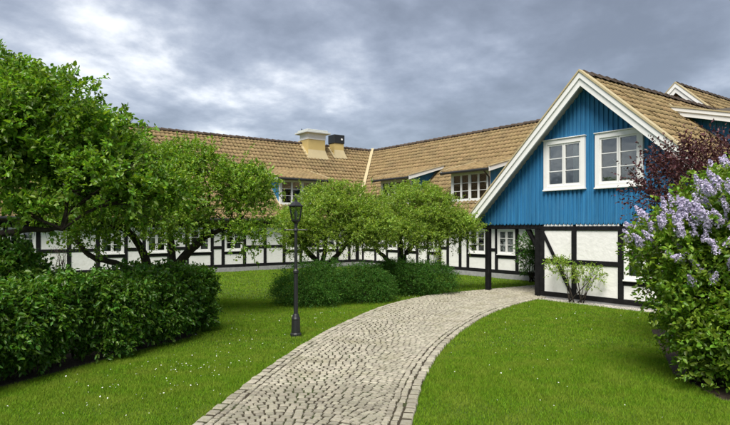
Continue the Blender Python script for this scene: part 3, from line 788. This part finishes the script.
# roof
fr = slope_frame((ER, -.40, ztop(ER)), (ER, 8.1, ztop(ER)), (AT, -.40, AZ))
z1_, t1_ = 5.62, 2.0
holesR = [(3.4+.4, 8.5, fr[5]-3.5*1.342, fr[5]-.75*1.342)]
slab = roof_slab(T, fr, holesR)
roof_tiles(T, fr, slab, holesR, seed=41, tw=.225, th=.30)
fl_ = slope_frame((EL, -.40, ztop(EL)), (EL, 4.2, ztop(EL)), (AT, -.40, AZ)); slabL = roof_slab(T, fl_)
roof_tiles(T, fl_, slabL, seed=42)
fl2 = slope_frame((-.9, 4.2, ztop(-.9)), (-.9, 8.1, ztop(-.9)), (AT, 4.2, AZ)); roof_slab(T, fl2)
ridge_caps(T, (AT, -.30, AZ+.03), (AT, 8.2, AZ+.03), slab)
for sg, e, nm in ((-1, EL, ''), (1, ER, '')):
    z_e = ztop(e)
    T.part('barge_board', MB().prism([(AT, -.36, AZ+.06), (e, -.36, z_e+.06), (e, -.36, z_e-.30), (AT, -.36, AZ-.30)], (0, -.05, 0)), 'trim')
    T.part('barge_trim', MB().prism([(AT, -.41, AZ+.062), (e, -.41, z_e+.062), (e, -.41, z_e-.10), (AT, -.41, AZ-.10)], (0, -.035, 0)), 'trim')
    T.part('barge_cap', MB().prism([(AT, -.47, AZ+.125), (e, -.47, z_e+.125), (e, -.47, z_e+.068), (AT, -.47, AZ+.068)], (0, .22, 0)), 'flash')
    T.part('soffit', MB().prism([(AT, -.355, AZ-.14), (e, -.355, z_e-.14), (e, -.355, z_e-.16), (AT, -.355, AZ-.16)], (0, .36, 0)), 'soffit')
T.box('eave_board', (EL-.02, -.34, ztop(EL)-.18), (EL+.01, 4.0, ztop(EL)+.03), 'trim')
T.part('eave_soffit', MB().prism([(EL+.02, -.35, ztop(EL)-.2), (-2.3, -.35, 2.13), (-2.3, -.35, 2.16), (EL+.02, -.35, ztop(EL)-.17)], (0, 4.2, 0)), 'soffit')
# shed dormer on the far slope: blue cheek, white rake board, tiles
zs = lambda t: 5.52-(t-2.0)*.27
Dm = T.part('dormer', MB().prism([(2.05, 3.45, zs(2.05)-.12), (4.6, 3.45, zs(4.6)-.12), (4.6, 3.45, ztop(4.6)-.1), (2.05, 3.45, ztop(2.05)-.1)], (0, .05, 0)), 'siding')
for q in np.arange(2.35, 4.5, .172):
    T.part('batten', MB().prism([(q, 3.449, zs(q)-.13), (q+.05, 3.449, zs(q)-.14), (q+.05, 3.449, ztop(q+.05)+.02), (q, 3.449, ztop(q)+.02)], (0, -.022, 0)), 'siding', Dm)
frd = slope_frame((4.95, 3.15, zs(4.95)), (4.95, 8.1, zs(4.95)), (1.75, 3.15, zs(1.75)))
e0, u, v_, n, Lu, Lv = frd
T.part('dormer_roof', MB().prism([e0-n*.01, e0+u*Lu-n*.01, e0+u*Lu+v_*Lv-n*.01, e0+v_*Lv-n*.01], -n*.07), 'dark_wood', Dm)
roof_tiles(T, frd, Dm, seed=44)
T.part('rake_board', MB().prism([(1.85, 3.13, zs(1.85)+.03), (5.0, 3.13, zs(5.0)+.03), (5.0, 3.13, zs(5.)-.22), (1.85, 3.13, zs(1.85)-.20)], (0, -.04, 0)), 'trim', Dm)
T.part('rake_trim', MB().prism([(1.85, 3.09, zs(1.85)+.032), (5.0, 3.09, zs(5.0)+.032), (5.0, 3.09, zs(5.)-.07), (1.85, 3.09, zs(1.85)-.07)], (0, -.03, 0)), 'trim', Dm)
T.part('rake_cap', MB().prism([(1.75, 3.04, zs(1.75)+.07), (5.0, 3.04, zs(5.)+.07), (5.0, 3.04, zs(5.)+.035), (1.75, 3.04, zs(1.75)+.035)], (0, .30, 0)), 'flash', Dm)
T.part('rake_soffit', MB().prism([(2.0, 3.13, zs(2.)-.19), (5.0, 3.13, zs(5.)-.19), (5.0, 3.13, zs(5.)-.17), (2.0, 3.13, zs(2.)-.17)], (0, .33, 0)), 'dark_wood', Dm)
T.box('front_wall', (4.55, 3.5, ztop(4.6)-.1), (4.6, 8, zs(4.6)-.1), 'siding', Dm)
T.part('flashing', MB().prism([(2.0, 3.33, ztop(2.0)+.06), (4.6, 3.33, ztop(4.6)+.06), (4.6, 3.33, ztop(4.6)+.08), (2.0, 3.33, ztop(2.0)+.08)], (0, .1, 0)), 'flash', Dm)

# straw star hanging behind the right gable window
st = MB(); cx, cs, cz = 2.22, .22, 3.66
pts = []
for k in range(16):
    a = math.pi*2*k/16; rr = .21 if k % 2 == 0 else .07; pts.append((cx+rr*math.cos(a), cs, cz+rr*math.sin(a)))
sx, sy = world_ts(cx, cs)
star = MB()
f0 = [(cx, cs-.03, cz)]; star.v = [(cx, cs-.035, cz), (cx, cs+.035, cz)]+pts
star.f = [(0, 2+k, 2+(k+1) % 16) for k in range(16)]+[(1, 2+(k+1) % 16, 2+k) for k in range(16)]
so = star.build('star_ornament', 'star', None, origin=(cx, cs, cz)); so.location = (sx, sy, cz); so.rotation_euler = (0, 0, YAW)
meta(so, 'straw star ornament hanging behind the right upper gable window', 'ornament')

# ------------------------------------------------------------------ gravel strip under the gable wall
gx = [world_ts(a, b) for a, b in ((-.02, -.42), (5.3, -.42), (5.3, -.0), (-.02, -.0))]
gs = mesh_obj('gravel_strip', [(x, y, .006) for x, y in gx], [(0, 1, 2, 3)], 'gravel'); meta(gs, 'narrow gravel strip along the foot of the gable wall', 'gravel', kind='structure')
r = np.random.default_rng(3); n = 2600
tt, ss = r.uniform(0, 4.2, n), -r.uniform(.03, .46, n)**1.0
base = np.array([(1, 0, 0), (-1, 0, 0), (0, 1, 0), (0, -1, 0), (0, 0, 1)], float)
bf = np.array([(0, 2, 4), (2, 1, 4), (1, 3, 4), (3, 0, 4)])
sz = r.uniform(.012, .03, n)
V = base[None]*sz[:, None, None]*r.uniform(.7, 1.2, (n, 5, 1)); V[..., 2] *= .8
xy = O2+tt[:, None]*ET+ss[:, None]*ES
V[..., 0] += xy[:, 0, None]; V[..., 1] += xy[:, 1, None]; V[..., 2] += .008
pb = np_mesh('pebbles', V.reshape(-1, 3), (np.arange(n)[:, None, None]*5+bf).reshape(-1, 3), 'pebble', gs, kind='stuff')

# ------------------------------------------------------------------ soil beds
def bed(name, pts, z, label):
    o = mesh_obj(name, [(x, y, z) for x, y in pts], [tuple(range(len(pts)))], 'soil'); meta(o, label, 'soil', kind='structure')
HA, HB = np.array((-4.95, 6.03)), np.array((-2.84, 10.95))    # hedge front foot line
hd = (HB-HA)/np.linalg.norm(HB-HA); hn = np.array((-hd[1], hd[0]))
HL = float(np.linalg.norm(HB-HA))
bed('soil_bed', [tuple(HA-hd*1.5-hn*.12), tuple(HA-hn*.03), tuple(HB-hd*.4+hn*.06), tuple(HB+hn*.5), tuple(HB+hn*1.6), tuple(HA+hn*3.2), tuple(HA-hd*1.5+hn*3.2)], .008, 'dark bare soil under the clipped hedge')
ca = [(4.15, 7.0), (4.12, 6.65), (4.3, 6.4), (6.5, 5.4), (8, 8), (6.5, 11.5), (5.6, 11.2), (4.8, 9.2), (4.2, 7.8)]
bed('soil_bed', ca, .008, 'dark bare soil under the flowering lilac')
BEDS = [np.array([HA-hd*1.5-hn*.05, HA+hn*.04, HB-hd*.4+hn*.12, HB+hn*.6, HB+hn*1.4, HA+hn*3.1, HA-hd*1.5+hn*3.1]), np.array(ca)]
def inpoly(X, Y, poly):
    c = np.zeros(X.shape, bool); j = len(poly)-1
    for i in range(len(poly)):
        xi, yi = poly[i]; xj, yj = poly[j]
        c ^= ((yi > Y) != (yj > Y)) & (X < (xj-xi)*(Y-yi)/(yj-yi+1e-12)+xi); j = i
    return c

# ------------------------------------------------------------------ grass blades, daisies
def grass_pts(r, n, x0, x1, y0, y1, fall):
    X, Y = r.uniform(x0, x1, n), r.uniform(y0, y1, n)
    ok = (np.abs(X) < Y*.70+.4) & (off_path(X, Y) > -.025+.03*r.normal(size=n))
    rel = np.c_[X, Y]-O2; t_, s_ = rel@ET, rel@ES
    ok &= ~((t_ > -2.2) & (s_ > -.40-.04*r.normal(size=n)) & (t_ < 5.4)) & ~((s_ > 3.9)) & ~(t_ < -14.4)
    for b in BEDS: ok &= ~inpoly(X, Y, b)
    return X[ok], Y[ok]
def blades(name, n, x0, x1, y0, y1, h, w, seed, parent):
    r = np.random.default_rng(seed); X, Y = grass_pts(r, n, x0, x1, y0, y1, 0); k = len(X)
    P = np.c_[X, Y, np.full(k, .002)]
    patch = 1+.30*wob(P, 1.7, 1.0)+.22*wob(P, 5.3, 2.0)+.15*wob(P, 13., .5)
    a = r.uniform(0, 2*np.pi, k); d = np.c_[np.cos(a), np.sin(a), np.zeros(k)]
    H = h*r.uniform(.5, 1.25, k)*patch; lean = r.uniform(.15, .9, k)*H; la = r.uniform(0, 2*np.pi, k)
    tip = P+np.c_[np.cos(la)*lean, np.sin(la)*lean, H]
    V = np.stack([P-d*w*.5, P+d*w*.5, tip], 1).reshape(-1, 3)
    return np_mesh(name, V, np.arange(3*k).reshape(-1, 3), 'grass', parent, kind='stuff')
blades('grass', 560000, -6.5, 6.2, 5.2, 9.5, .036, .0062, 1, ground)
blades('grass', 460000, -9.5, 9.5, 9.5, 16, .036, .0105, 2, ground)
blades('grass', 190000, -14, 9.5, 16, 29, .045, .02, 3, ground)
r = np.random.default_rng(21)
cl = [(-2.2, 8.1, .55, 70), (-3.0, 7.6, .5, 40), (-1.9, 9.6, .8, 60), (-2.6, 6.7, .7, 40), (-1.0, 12.6, .9, 45), (2.9, 8.6, 1.4, 34), (2.2, 10.6, 1.0, 30), (4.0, 12.6, 1.2, 30), (1.8, 6.9, .7, 12), (-3.4, 6.3, .6, 25), (-2.4, 12.5, 1.0, 30), (0, 16.3, 1.2, 30)]
X = np.concatenate([r.normal(c[0], c[2], c[3]) for c in cl]); Y = np.concatenate([r.normal(c[1], c[2], c[3]) for c in cl])
rel = np.c_[X, Y]-O2
ok = (off_path(X, Y) > .08) & ~((rel@ES > -.45) & (rel@ET > -2.3)) & ~(rel@ES > 3.8)
for b in BEDS: ok &= ~inpoly(X, Y, b)
ok &= r.random(len(X)) > .35
X, Y = X[ok], Y[ok]; k = len(X)
ang = np.arange(7)*2*np.pi/7
rad = r.uniform(.005, .010, k); ti = r.normal(size=(k, 2))*.35
V = np.zeros((k, 8, 3)); zz = r.uniform(.04, .06, k)
V[:, 0] = np.c_[X, Y, zz+.004]
for q in range(7):
    ox, oy = np.cos(ang[q])*rad, np.sin(ang[q])*rad
    V[:, q+1] = np.c_[X+ox, Y+oy, zz+ox*ti[:, 0]+oy*ti[:, 1]]
F = (np.arange(k)[:, None, None]*8+np.array([(0, q+1, (q+1) % 7+1) for q in range(7)])).reshape(-1, 3)
dz = np_mesh('daisies', V.reshape(-1, 3), F, 'daisy', ground, kind='stuff')

# ------------------------------------------------------------------ lamp post
lx, ly = -1.278, 10.55
lamp = bpy.data.objects.new('lamp_post', None); COL.objects.link(lamp); lamp.location = (lx, ly, 0)
meta(lamp, 'black cast iron garden lamp post with glazed lantern beside the path', 'lamp')
MB().lathe([(.105, 0), (.105, .05), (.085, .07), (.078, .30), (.082, .33), (.070, .36), (.058, .40), (.05, .42)], 12).build('base', 'black_metal', lamp)
MB().lathe([(.040, .41), (.038, 1.16), (.05, 1.17), (.052, 1.21), (.040, 1.23), (.031, 1.25), (.028, 1.93), (.045, 1.945), (.045, 1.97), (.030, 1.99), (.030, 2.08), (.055, 2.11), (.075, 2.135)], 14).build('post', 'black_metal', lamp)
MB().tube([(-.2, 0, 1.965), (.2, 0, 1.965)], .012, 8).build('ladder_bar', 'black_metal', lamp)
for sx_ in (-.2, .2): MB().lathe([(.004, 1.945), (.02, 1.955), (.02, 1.975), (.004, 1.985)], 8, (sx_, 0)).build('bar_end', 'black_metal', lamp)
lan = MB().lathe([(.085, 2.125), (.09, 2.15), (.075, 2.155)], 6).build('lantern', 'black_metal', lamp)
for k in range(6):
    a0 = 2*math.pi*(k+.5)/6; a1 = 2*math.pi*(k+1.5)/6
    c0, s0, c1, s1 = math.cos(a0), math.sin(a0), math.cos(a1), math.sin(a1)
    MB().tube([(.082*c0, .082*s0, 2.15), (.125*c0, .125*s0, 2.40)], .008, 5).build('lantern_bar', 'black_metal', lan)
    q = [(.080*c0, .080*s0, 2.155), (.080*c1, .080*s1, 2.155), (.121*c1, .121*s1, 2.395), (.121*c0, .121*s0, 2.395)]
    MB().prism(q, (-.003*(c0+c1)/2, -.003*(s0+s1)/2, 0)).build('pane', 'glass', lan)
MB().lathe([(.132, 2.392), (.150, 2.40), (.150, 2.415), (.120, 2.425), (.085, 2.465), (.05, 2.485), (.035, 2.49), (.03, 2.51), (.014, 2.52), (.02, 2.535), (.016, 2.55), (.004, 2.575)], 6).build('lantern_roof', 'black_metal', lan)
MB().lathe([(.012, 2.15), (.012, 2.2), (.03, 2.23), (.034, 2.27), (.02, 2.31), (.004, 2.325)], 10).build('bulb', 'curtain', lan)

# ------------------------------------------------------------------ trees
tree('garden_tree', 'tall broad-leaved tree reaching into the upper left corner', (-6.9, 9.4, 0),
     [([(-6.9, 9.4, 0), (-6.75, 9.35, .8), (-6.4, 9.2, 1.5), (-6.1, 9.1, 2.2)], .17, .10), ([(-6.75, 9.35, .8), (-6.1, 8.9, 1.75), (-5.2, 8.7, 1.95), (-4.6, 8.7, 2.0)], .08, .03)],
     [(-6.3, 9.2, 3.8, 1.25, 1.2, .95), (-5.05, 9.1, 3.65, .95, 1.0, .72), (-4.35, 9.2, 3.2, .70, .9, .60), (-5.7, 8.7, 3.05, 1.15, 1.0, .72), (-4.75, 8.8, 2.8, .85, .8, .55), (-5.0, 8.5, 2.2, .34, .4, .2), (-3.95, 9.1, 2.72, .68, .7, .50), (-3.4, 9.3, 2.55, .42, .5, .36)],
     4600, 14, .072, 'leaf_a', 3, gap=.44, length=.30)
tree('garden_tree', 'many-stemmed spreading tree standing behind the hedge', (-4.75, 13.2, 0),
     [([(-4.85, 13.2, 0), (-5.0, 13.2, .9), (-5.15, 13.2, 1.5), (-5.5, 13.2, 2.0)], .13, .07), ([(-4.95, 13.2, .8), (-5.6, 13.1, 1.15), (-6.2, 13.0, 1.35), (-6.6, 13.0, 1.75)], .08, .05),
      ([(-4.55, 13.2, 0), (-4.4, 13.15, .95), (-4.1, 13.1, 1.4), (-3.7, 13.0, 1.75)], .14, .08), ([(-4.45, 13.2, .9), (-4.45, 13.2, 1.4), (-4.55, 13.3, 2.1)], .10, .06)],
     [(-6.3, 13.0, 2.7, 1.3, 1.1, .85), (-4.9, 13.2, 3.1, 1.3, 1.2, .95), (-3.6, 13.1, 2.95, 1.15, 1.1, .95), (-2.75, 13.0, 2.35, .78, .8, .75), (-4.3, 12.5, 2.25, 1.2, .8, .6), (-5.7, 12.4, 2.15, 1.1, .8, .55)],
     5200, 14, .058, 'leaf_b', 5, gap=.32, length=.26)
tree('garden_tree', 'low umbrella-shaped tree behind the lamp post, left of the pair', (-1.3, 16.2, 0),
     [([(-1.3, 16.2, 0), (-1.3, 16.2, .6), (-1.35, 16.2, 1.0), (-1.75, 16.2, 1.5)], .13, .06), ([(-1.28, 16.2, .6), (-.95, 16.2, 1.05), (-.55, 16.1, 1.5)], .10, .055), ([(-1.3, 16.2, .7), (-1.15, 16.2, 1.3), (-1.1, 16.3, 1.8)], .08, .05)],
     [(-1.85, 16.0, 2.05, .82, .85, .72), (-1.05, 16.2, 2.45, 1.0, 1.0, .74), (-.15, 16.1, 2.4, .88, .9, .76), (-.25, 15.7, 1.85, .85, .6, .45), (-1.5, 15.6, 1.75, .85, .6, .42), (.35, 16.0, 2.0, .55, .6, .5)],
     5200, 14, .049, 'leaf_c', 8, gap=.26, length=.24)
tree('garden_tree', 'low umbrella-shaped tree in front of the dormers, right of the pair', (1.15, 18.2, 0),
     [([(1.15, 18.2, 0), (1.17, 18.2, .6), (1.2, 18.2, 1.0), (1.55, 18.2, 1.5)], .14, .07), ([(1.15, 18.2, .5), (.75, 18.2, .95), (.3, 18.1, 1.4)], .09, .05), ([(1.18, 18.2, .8), (1.15, 18.3, 1.4), (1.1, 18.3, 1.9)], .09, .05)],
     [(.55, 18.1, 2.25, .85, .9, .75), (1.35, 18.2, 2.55, 1.0, 1.0, .78), (2.3, 18.1, 2.3, .95, .95, .75), (2.95, 18.0, 1.9, .66, .7, .55), (1.6, 17.6, 1.8, 1.2, .6, .46), (.5, 17.7, 1.75, .7, .6, .42)],
     5400, 14, .049, 'leaf_c', 9, gap=.26, length=.24)

# ------------------------------------------------------------------ hedge
r = np.random.default_rng(31); rnd = random.Random(31)
hedge = bpy.data.objects.new('hedge', None); COL.objects.link(hedge); hl = np.array((*(HA+hd*HL/2), 0.)); hedge.location = hl
meta(hedge, 'long clipped dark green hedge on the left beside the lawn', 'hedge')
def hedge_pts(n, top=1.12):
    u = r.uniform(-.2, HL+.12, n); side = r.random(n)
    z = np.empty(n); w = np.empty(n); nx = np.zeros((n, 3))
    D3 = np.array((hd[0], hd[1], 0)); N3 = np.array((hn[0], hn[1], 0)); wd = 1.25
    f = side < .55; t_ = (side >= .55) & (side < .85); e = side >= .85
    bulge = .12*np.sin(u*2.1+.5)+.10*np.sin(u*4.7)+.07*np.sin(u*9.1+2)
    z[f] = r.uniform(.12, top-.05, f.sum())**1.0; w[f] = .0+.10*np.abs(z[f]/top-.55)-bulge[f]+r.random(f.sum())**2*.32
    low = f & (z < .42); w[low] += (.42-z[low])*1.5*(.55+.45*np.sin(u[low]*6.0))
    bulge2 = .09*np.sin(z*7+u*3.1)*np.sin(u*5.3+1); w[f] -= bulge2[f]
    nx[f] = -N3+np.array((0, 0, .25))
    w[t_] = r.uniform(-.05, wd, t_.sum()); z[t_] = top+.06*np.sin(u[t_]*3.3)+.05*np.sin(w[t_]*6)+.05*np.sin(u[t_]*8.7+1)-r.random(t_.sum())**2*.2; nx[t_] = np.array((0, 0, 1.))
    u[e] = HL+.05-r.random(e.sum())**2*.3+.08*np.sin(r.random(e.sum())*6); w[e] = r.uniform(0, wd, e.sum()); z[e] = r.uniform(.1, top-.03, e.sum()); nx[e] = D3+np.array((0, 0, .3))
    rd = np.hypot(np.maximum(0, u-(HL-.35)), np.maximum(0, .35-w)); k = rd < .42
    P = np.c_[HA+u[:, None]*hd+w[:, None]*hn, z]
    return P[k], nx[k]
P, d = hedge_pts(8600)
V, F = twig_leaves(r, P, d+r.normal(size=d.shape)*.55+np.array((0, 0, .15)), .20, 11, .062, .52, up=.6, hang=.5)
P, d = hedge_pts(90, 1.2); k = d[:, 2] > .9; P, d = P[k], d[k]      # loose shoots above the clipped top
V2, F2 = twig_leaves(r, P, d+r.normal(size=d.shape)*.25, .20, 8, .05, .6, up=.6)
np_mesh('foliage', np.vstack([V, V2])-hl, np.vstack([F, F2+len(V)]), 'leaf_h', hedge)
mb = MB()
for k in range(70):
    b = HA+hd*rnd.uniform(0, HL)+hn*rnd.uniform(.25, 1.0)
    limb(mb, np.array((*b, 0))-hl, np.array((b[0]+rnd.uniform(-.25, .25), b[1]+rnd.uniform(-.25, .25), rnd.uniform(.8, 1.15)))-hl, rnd.uniform(.012, .022), .005, rnd, 5, .05, 3)
mb.build('stems', 'bark', hedge, smooth=True, fix=False)

# ------------------------------------------------------------------ shrubs
def shrub(name, label, loc, lumps, ntwig, per, size, m, seed, length=.25, width=.5, gap=.25, zmin=.05, cat='shrub', group=None, stems=9, droop=.25, up=.6, spread=.9, lo=.5, outw=.6):
    r = np.random.default_rng(seed); rnd = random.Random(seed)
    o = bpy.data.objects.new(name, None); COL.objects.link(o); o.location = loc; meta(o, label, cat, group)
    mb = MB()
    for k in range(stems):
        L = rnd.choice(lumps); d = unit(r.normal(size=3)); d[2] = abs(d[2]); e = np.array(L[:3])+d*np.array(L[3:])*.8
        b = np.array(loc)+np.array((rnd.uniform(-.18, .18), rnd.uniform(-.18, .18), 0))
        limb(mb, local(b, loc), local(e, loc), rnd.uniform(.014, .024), .004, rnd, 5, .1, 5)
    mb.build('stems', 'bark', o, smooth=True, fix=False)
    P, d = shell(r, lumps, ntwig, lo=lo, zmin=zmin, gap=gap, seed=seed*.51, gs=4.0, under=.8)
    V, F = twig_leaves(r, P, d*outw+np.array([0, 0, .5])+r.normal(size=d.shape)*.45, length, per, size, width, up=up, droop=droop, spread=spread)
    np_mesh('foliage', local(V, loc), F, m, o)
    return o, r
G = 'rounded shrubs under the paired trees'
shrub('shrub', 'large rounded dark green shrub right behind the lamp post', (-1.35, 14.9, 0), [(-1.5, 14.95, .40, .82, .7, .60), (-1.05, 15.0, .5, .62, .65, .60), (-1.95, 15.0, .25, .45, .5, .45), (-1.3, 14.5, .25, .5, .4, .4)], 4600, 12, .034, 'leaf_s', 51, .30, .42, .22, group=G, droop=.6, stems=14)
shrub('shrub', 'rounded dark green shrub by the path bend, right of the lamp post', (-.02, 15.4, 0), [(-.05, 15.4, .42, .66, .6, .58), (.25, 15.55, .3, .5, .5, .45)], 3200, 12, .034, 'leaf_s', 52, .30, .42, .22, group=G, droop=.6, stems=12)
shrub('shrub', 'small dark shrub half hidden between the larger ones under the right tree', (.85, 17.3, 0), [(.8, 17.3, .45, .6, .5, .55)], 1700, 12, .036, 'leaf_s', 53, .28, .45, .15, group=G, droop=.4, stems=9)
shrub('shrub', 'wide dark green shrub right of the pair under the right tree', (1.6, 17.1, 0), [(1.35, 17.1, .42, .75, .6, .52), (2.0, 17.25, .40, .72, .6, .52)], 3400, 12, .036, 'leaf_s', 54, .28, .45, .15, group=G, droop=.45, stems=12)
shrub('shrub', 'leafy shrub rising above the hedge at the left edge', (-5.65, 8.9, 0), [(-5.7, 8.9, 1.0, .6, .6, .7), (-5.5, 8.7, 1.4, .38, .4, .3)], 1400, 9, .066, 'leaf_h', 55, .26, .55, .2, stems=10)

lil, r = shrub('lilac_bush', 'tall lilac bush covered in pale purple flower heads at right', (4.35, 7.4, 0),
    [(4.75, 7.4, 1.25, .92, .9, 1.15), (4.55, 7.35, .90, .62, .75, .78), (4.16, 7.5, 1.70, .55, .6, .55), (4.9, 7.3, 2.0, .9, .8, .72), (4.75, 6.95, .55, .80, .65, .50), (5.6, 7.4, 1.6, .9, .9, 1.2)],
    6200, 9, .062, 'leaf_l', 61, .24, .6, .30, zmin=.12, stems=26, lo=.45)
# each flower head: a cone of tiny florets
heads = []
lum = [(4.75, 7.4, 1.45, .98, .95, 1.0), (4.16, 7.4, 1.70, .60, .65, .58), (4.95, 7.25, 2.0, .95, .85, .78), (5.6, 7.4, 1.7, .9, .9, 1.15)]
P, d = shell(r, lum, 3200, lo=.98, hi=1.1, zmin=1.15, seed=4.0, under=.6)
k = (d[:, 1] < .55) & ((r.random(len(P)) < np.clip((P[:, 2]-.95)/1.25, 0.05, 1)**1.3*.75)) & (wob(P, 5.0, 1.2) > -.25)
P, d = P[k][:430], d[k][:430]
fl = MB()
FV, FF, nb = [], [], 0
axis = unit(d*.55+np.array([0, 0, .75])+r.normal(size=d.shape)*.25)
nf = 110
for p, a in zip(P, axis):
    L = r.uniform(.11, .19); R0 = L*.36
    u = r.random(nf); th = r.uniform(0, 2*np.pi, nf); e1 = unit(np.cross(a, (.3, .8, .1))); e2 = np.cross(a, e1)
    rad = R0*(1-u*.85)*(.65+.45*r.random(nf))
    c = p+a*(u*L)[:, None]+e1*(rad*np.cos(th))[:, None]+e2*(rad*np.sin(th))[:, None]
    nrm = unit(c-(p+a*(u*L*.8)[:, None])+r.normal(size=(nf, 3))*.02)
    x = unit(np.cross(nrm, (.2, .3, .9))); y = np.cross(nrm, x); s = .0125*r.uniform(.7, 1.3, (nf, 1))
    v4 = np.stack([c+x*s, c+y*s, c-x*s, c-y*s], 1).reshape(-1, 3); FV.append(v4); FF.append(np.arange(nf*4).reshape(-1, 4)+nb); nb += nf*4
np_mesh('flowers', np.vstack(FV)-np.array((4.35, 7.4, 0)), np.vstack(FF), 'lilac', lil, kind='stuff')

shrub('purple_shrub', 'dark purple-leaved shrub behind the lilac against the gable', (5.4, 9.6, 0),
    [(5.75, 9.6, 2.6, .9, .8, .78), (5.15, 9.6, 2.6, .55, .6, .58), (6.4, 9.6, 2.6, .75, .7, .75), (5.7, 9.5, 1.6, .8, .8, .9)],
    2100, 10, .05, 'leaf_r', 71, .42, .55, .42, zmin=.3, stems=34, droop=-.05, lo=.35, outw=.7)

# climbers and small plants by the walls
wx = lambda t, s, z: (*world_ts(t, s), z)
def wl(t, s, z, a, b, c): return (*world_ts(t, s), z, a, b, c)
shrub('wall_rose', 'thin-stemmed rose bush with two leafy tufts against the gable wall', wx(1.3, -.25, 0), [wl(.85, -.25, .95, .36, .3, .22), wl(1.75, -.28, .75, .40, .3, .27), wl(1.2, -.25, .85, .2, .2, .2)], 240, 8, .05, 'leaf_c', 81, .18, .5, .3, stems=11, zmin=.35)
shrub('climbing_shrub', 'loose climbing shrub beside the window inside the passage', wx(-3.0, 3.5, 0), [wl(-3.05, 3.5, 1.25, .42, .3, .5), wl(-3.0, 3.5, .7, .38, .3, .45), wl(-2.7, 3.5, 1.3, .25, .25, .3)], 520, 9, .055, 'leaf_s', 82, .22, .55, .3, stems=12, zmin=.15)
shrub('climbing_plant', 'thin climber on the wall left of the passage windows', wx(-8.3, 3.8, 0), [wl(-8.3, 3.8, 1.3, .25, .2, .5), wl(-8.2, 3.8, .6, .2, .2, .4)], 120, 7, .05, 'leaf_c', 83, .18, .5, .3, stems=8, zmin=.1)
shrub('bare_bush', 'small thinly leaved bush in front of the left wing panel', wx(-13.9, -10.3, 0), [wl(-13.9, -10.3, .9, .4, .4, .6)], 40, 5, .05, 'leaf_s', 84, .18, .5, .3, stems=14, zmin=.3)
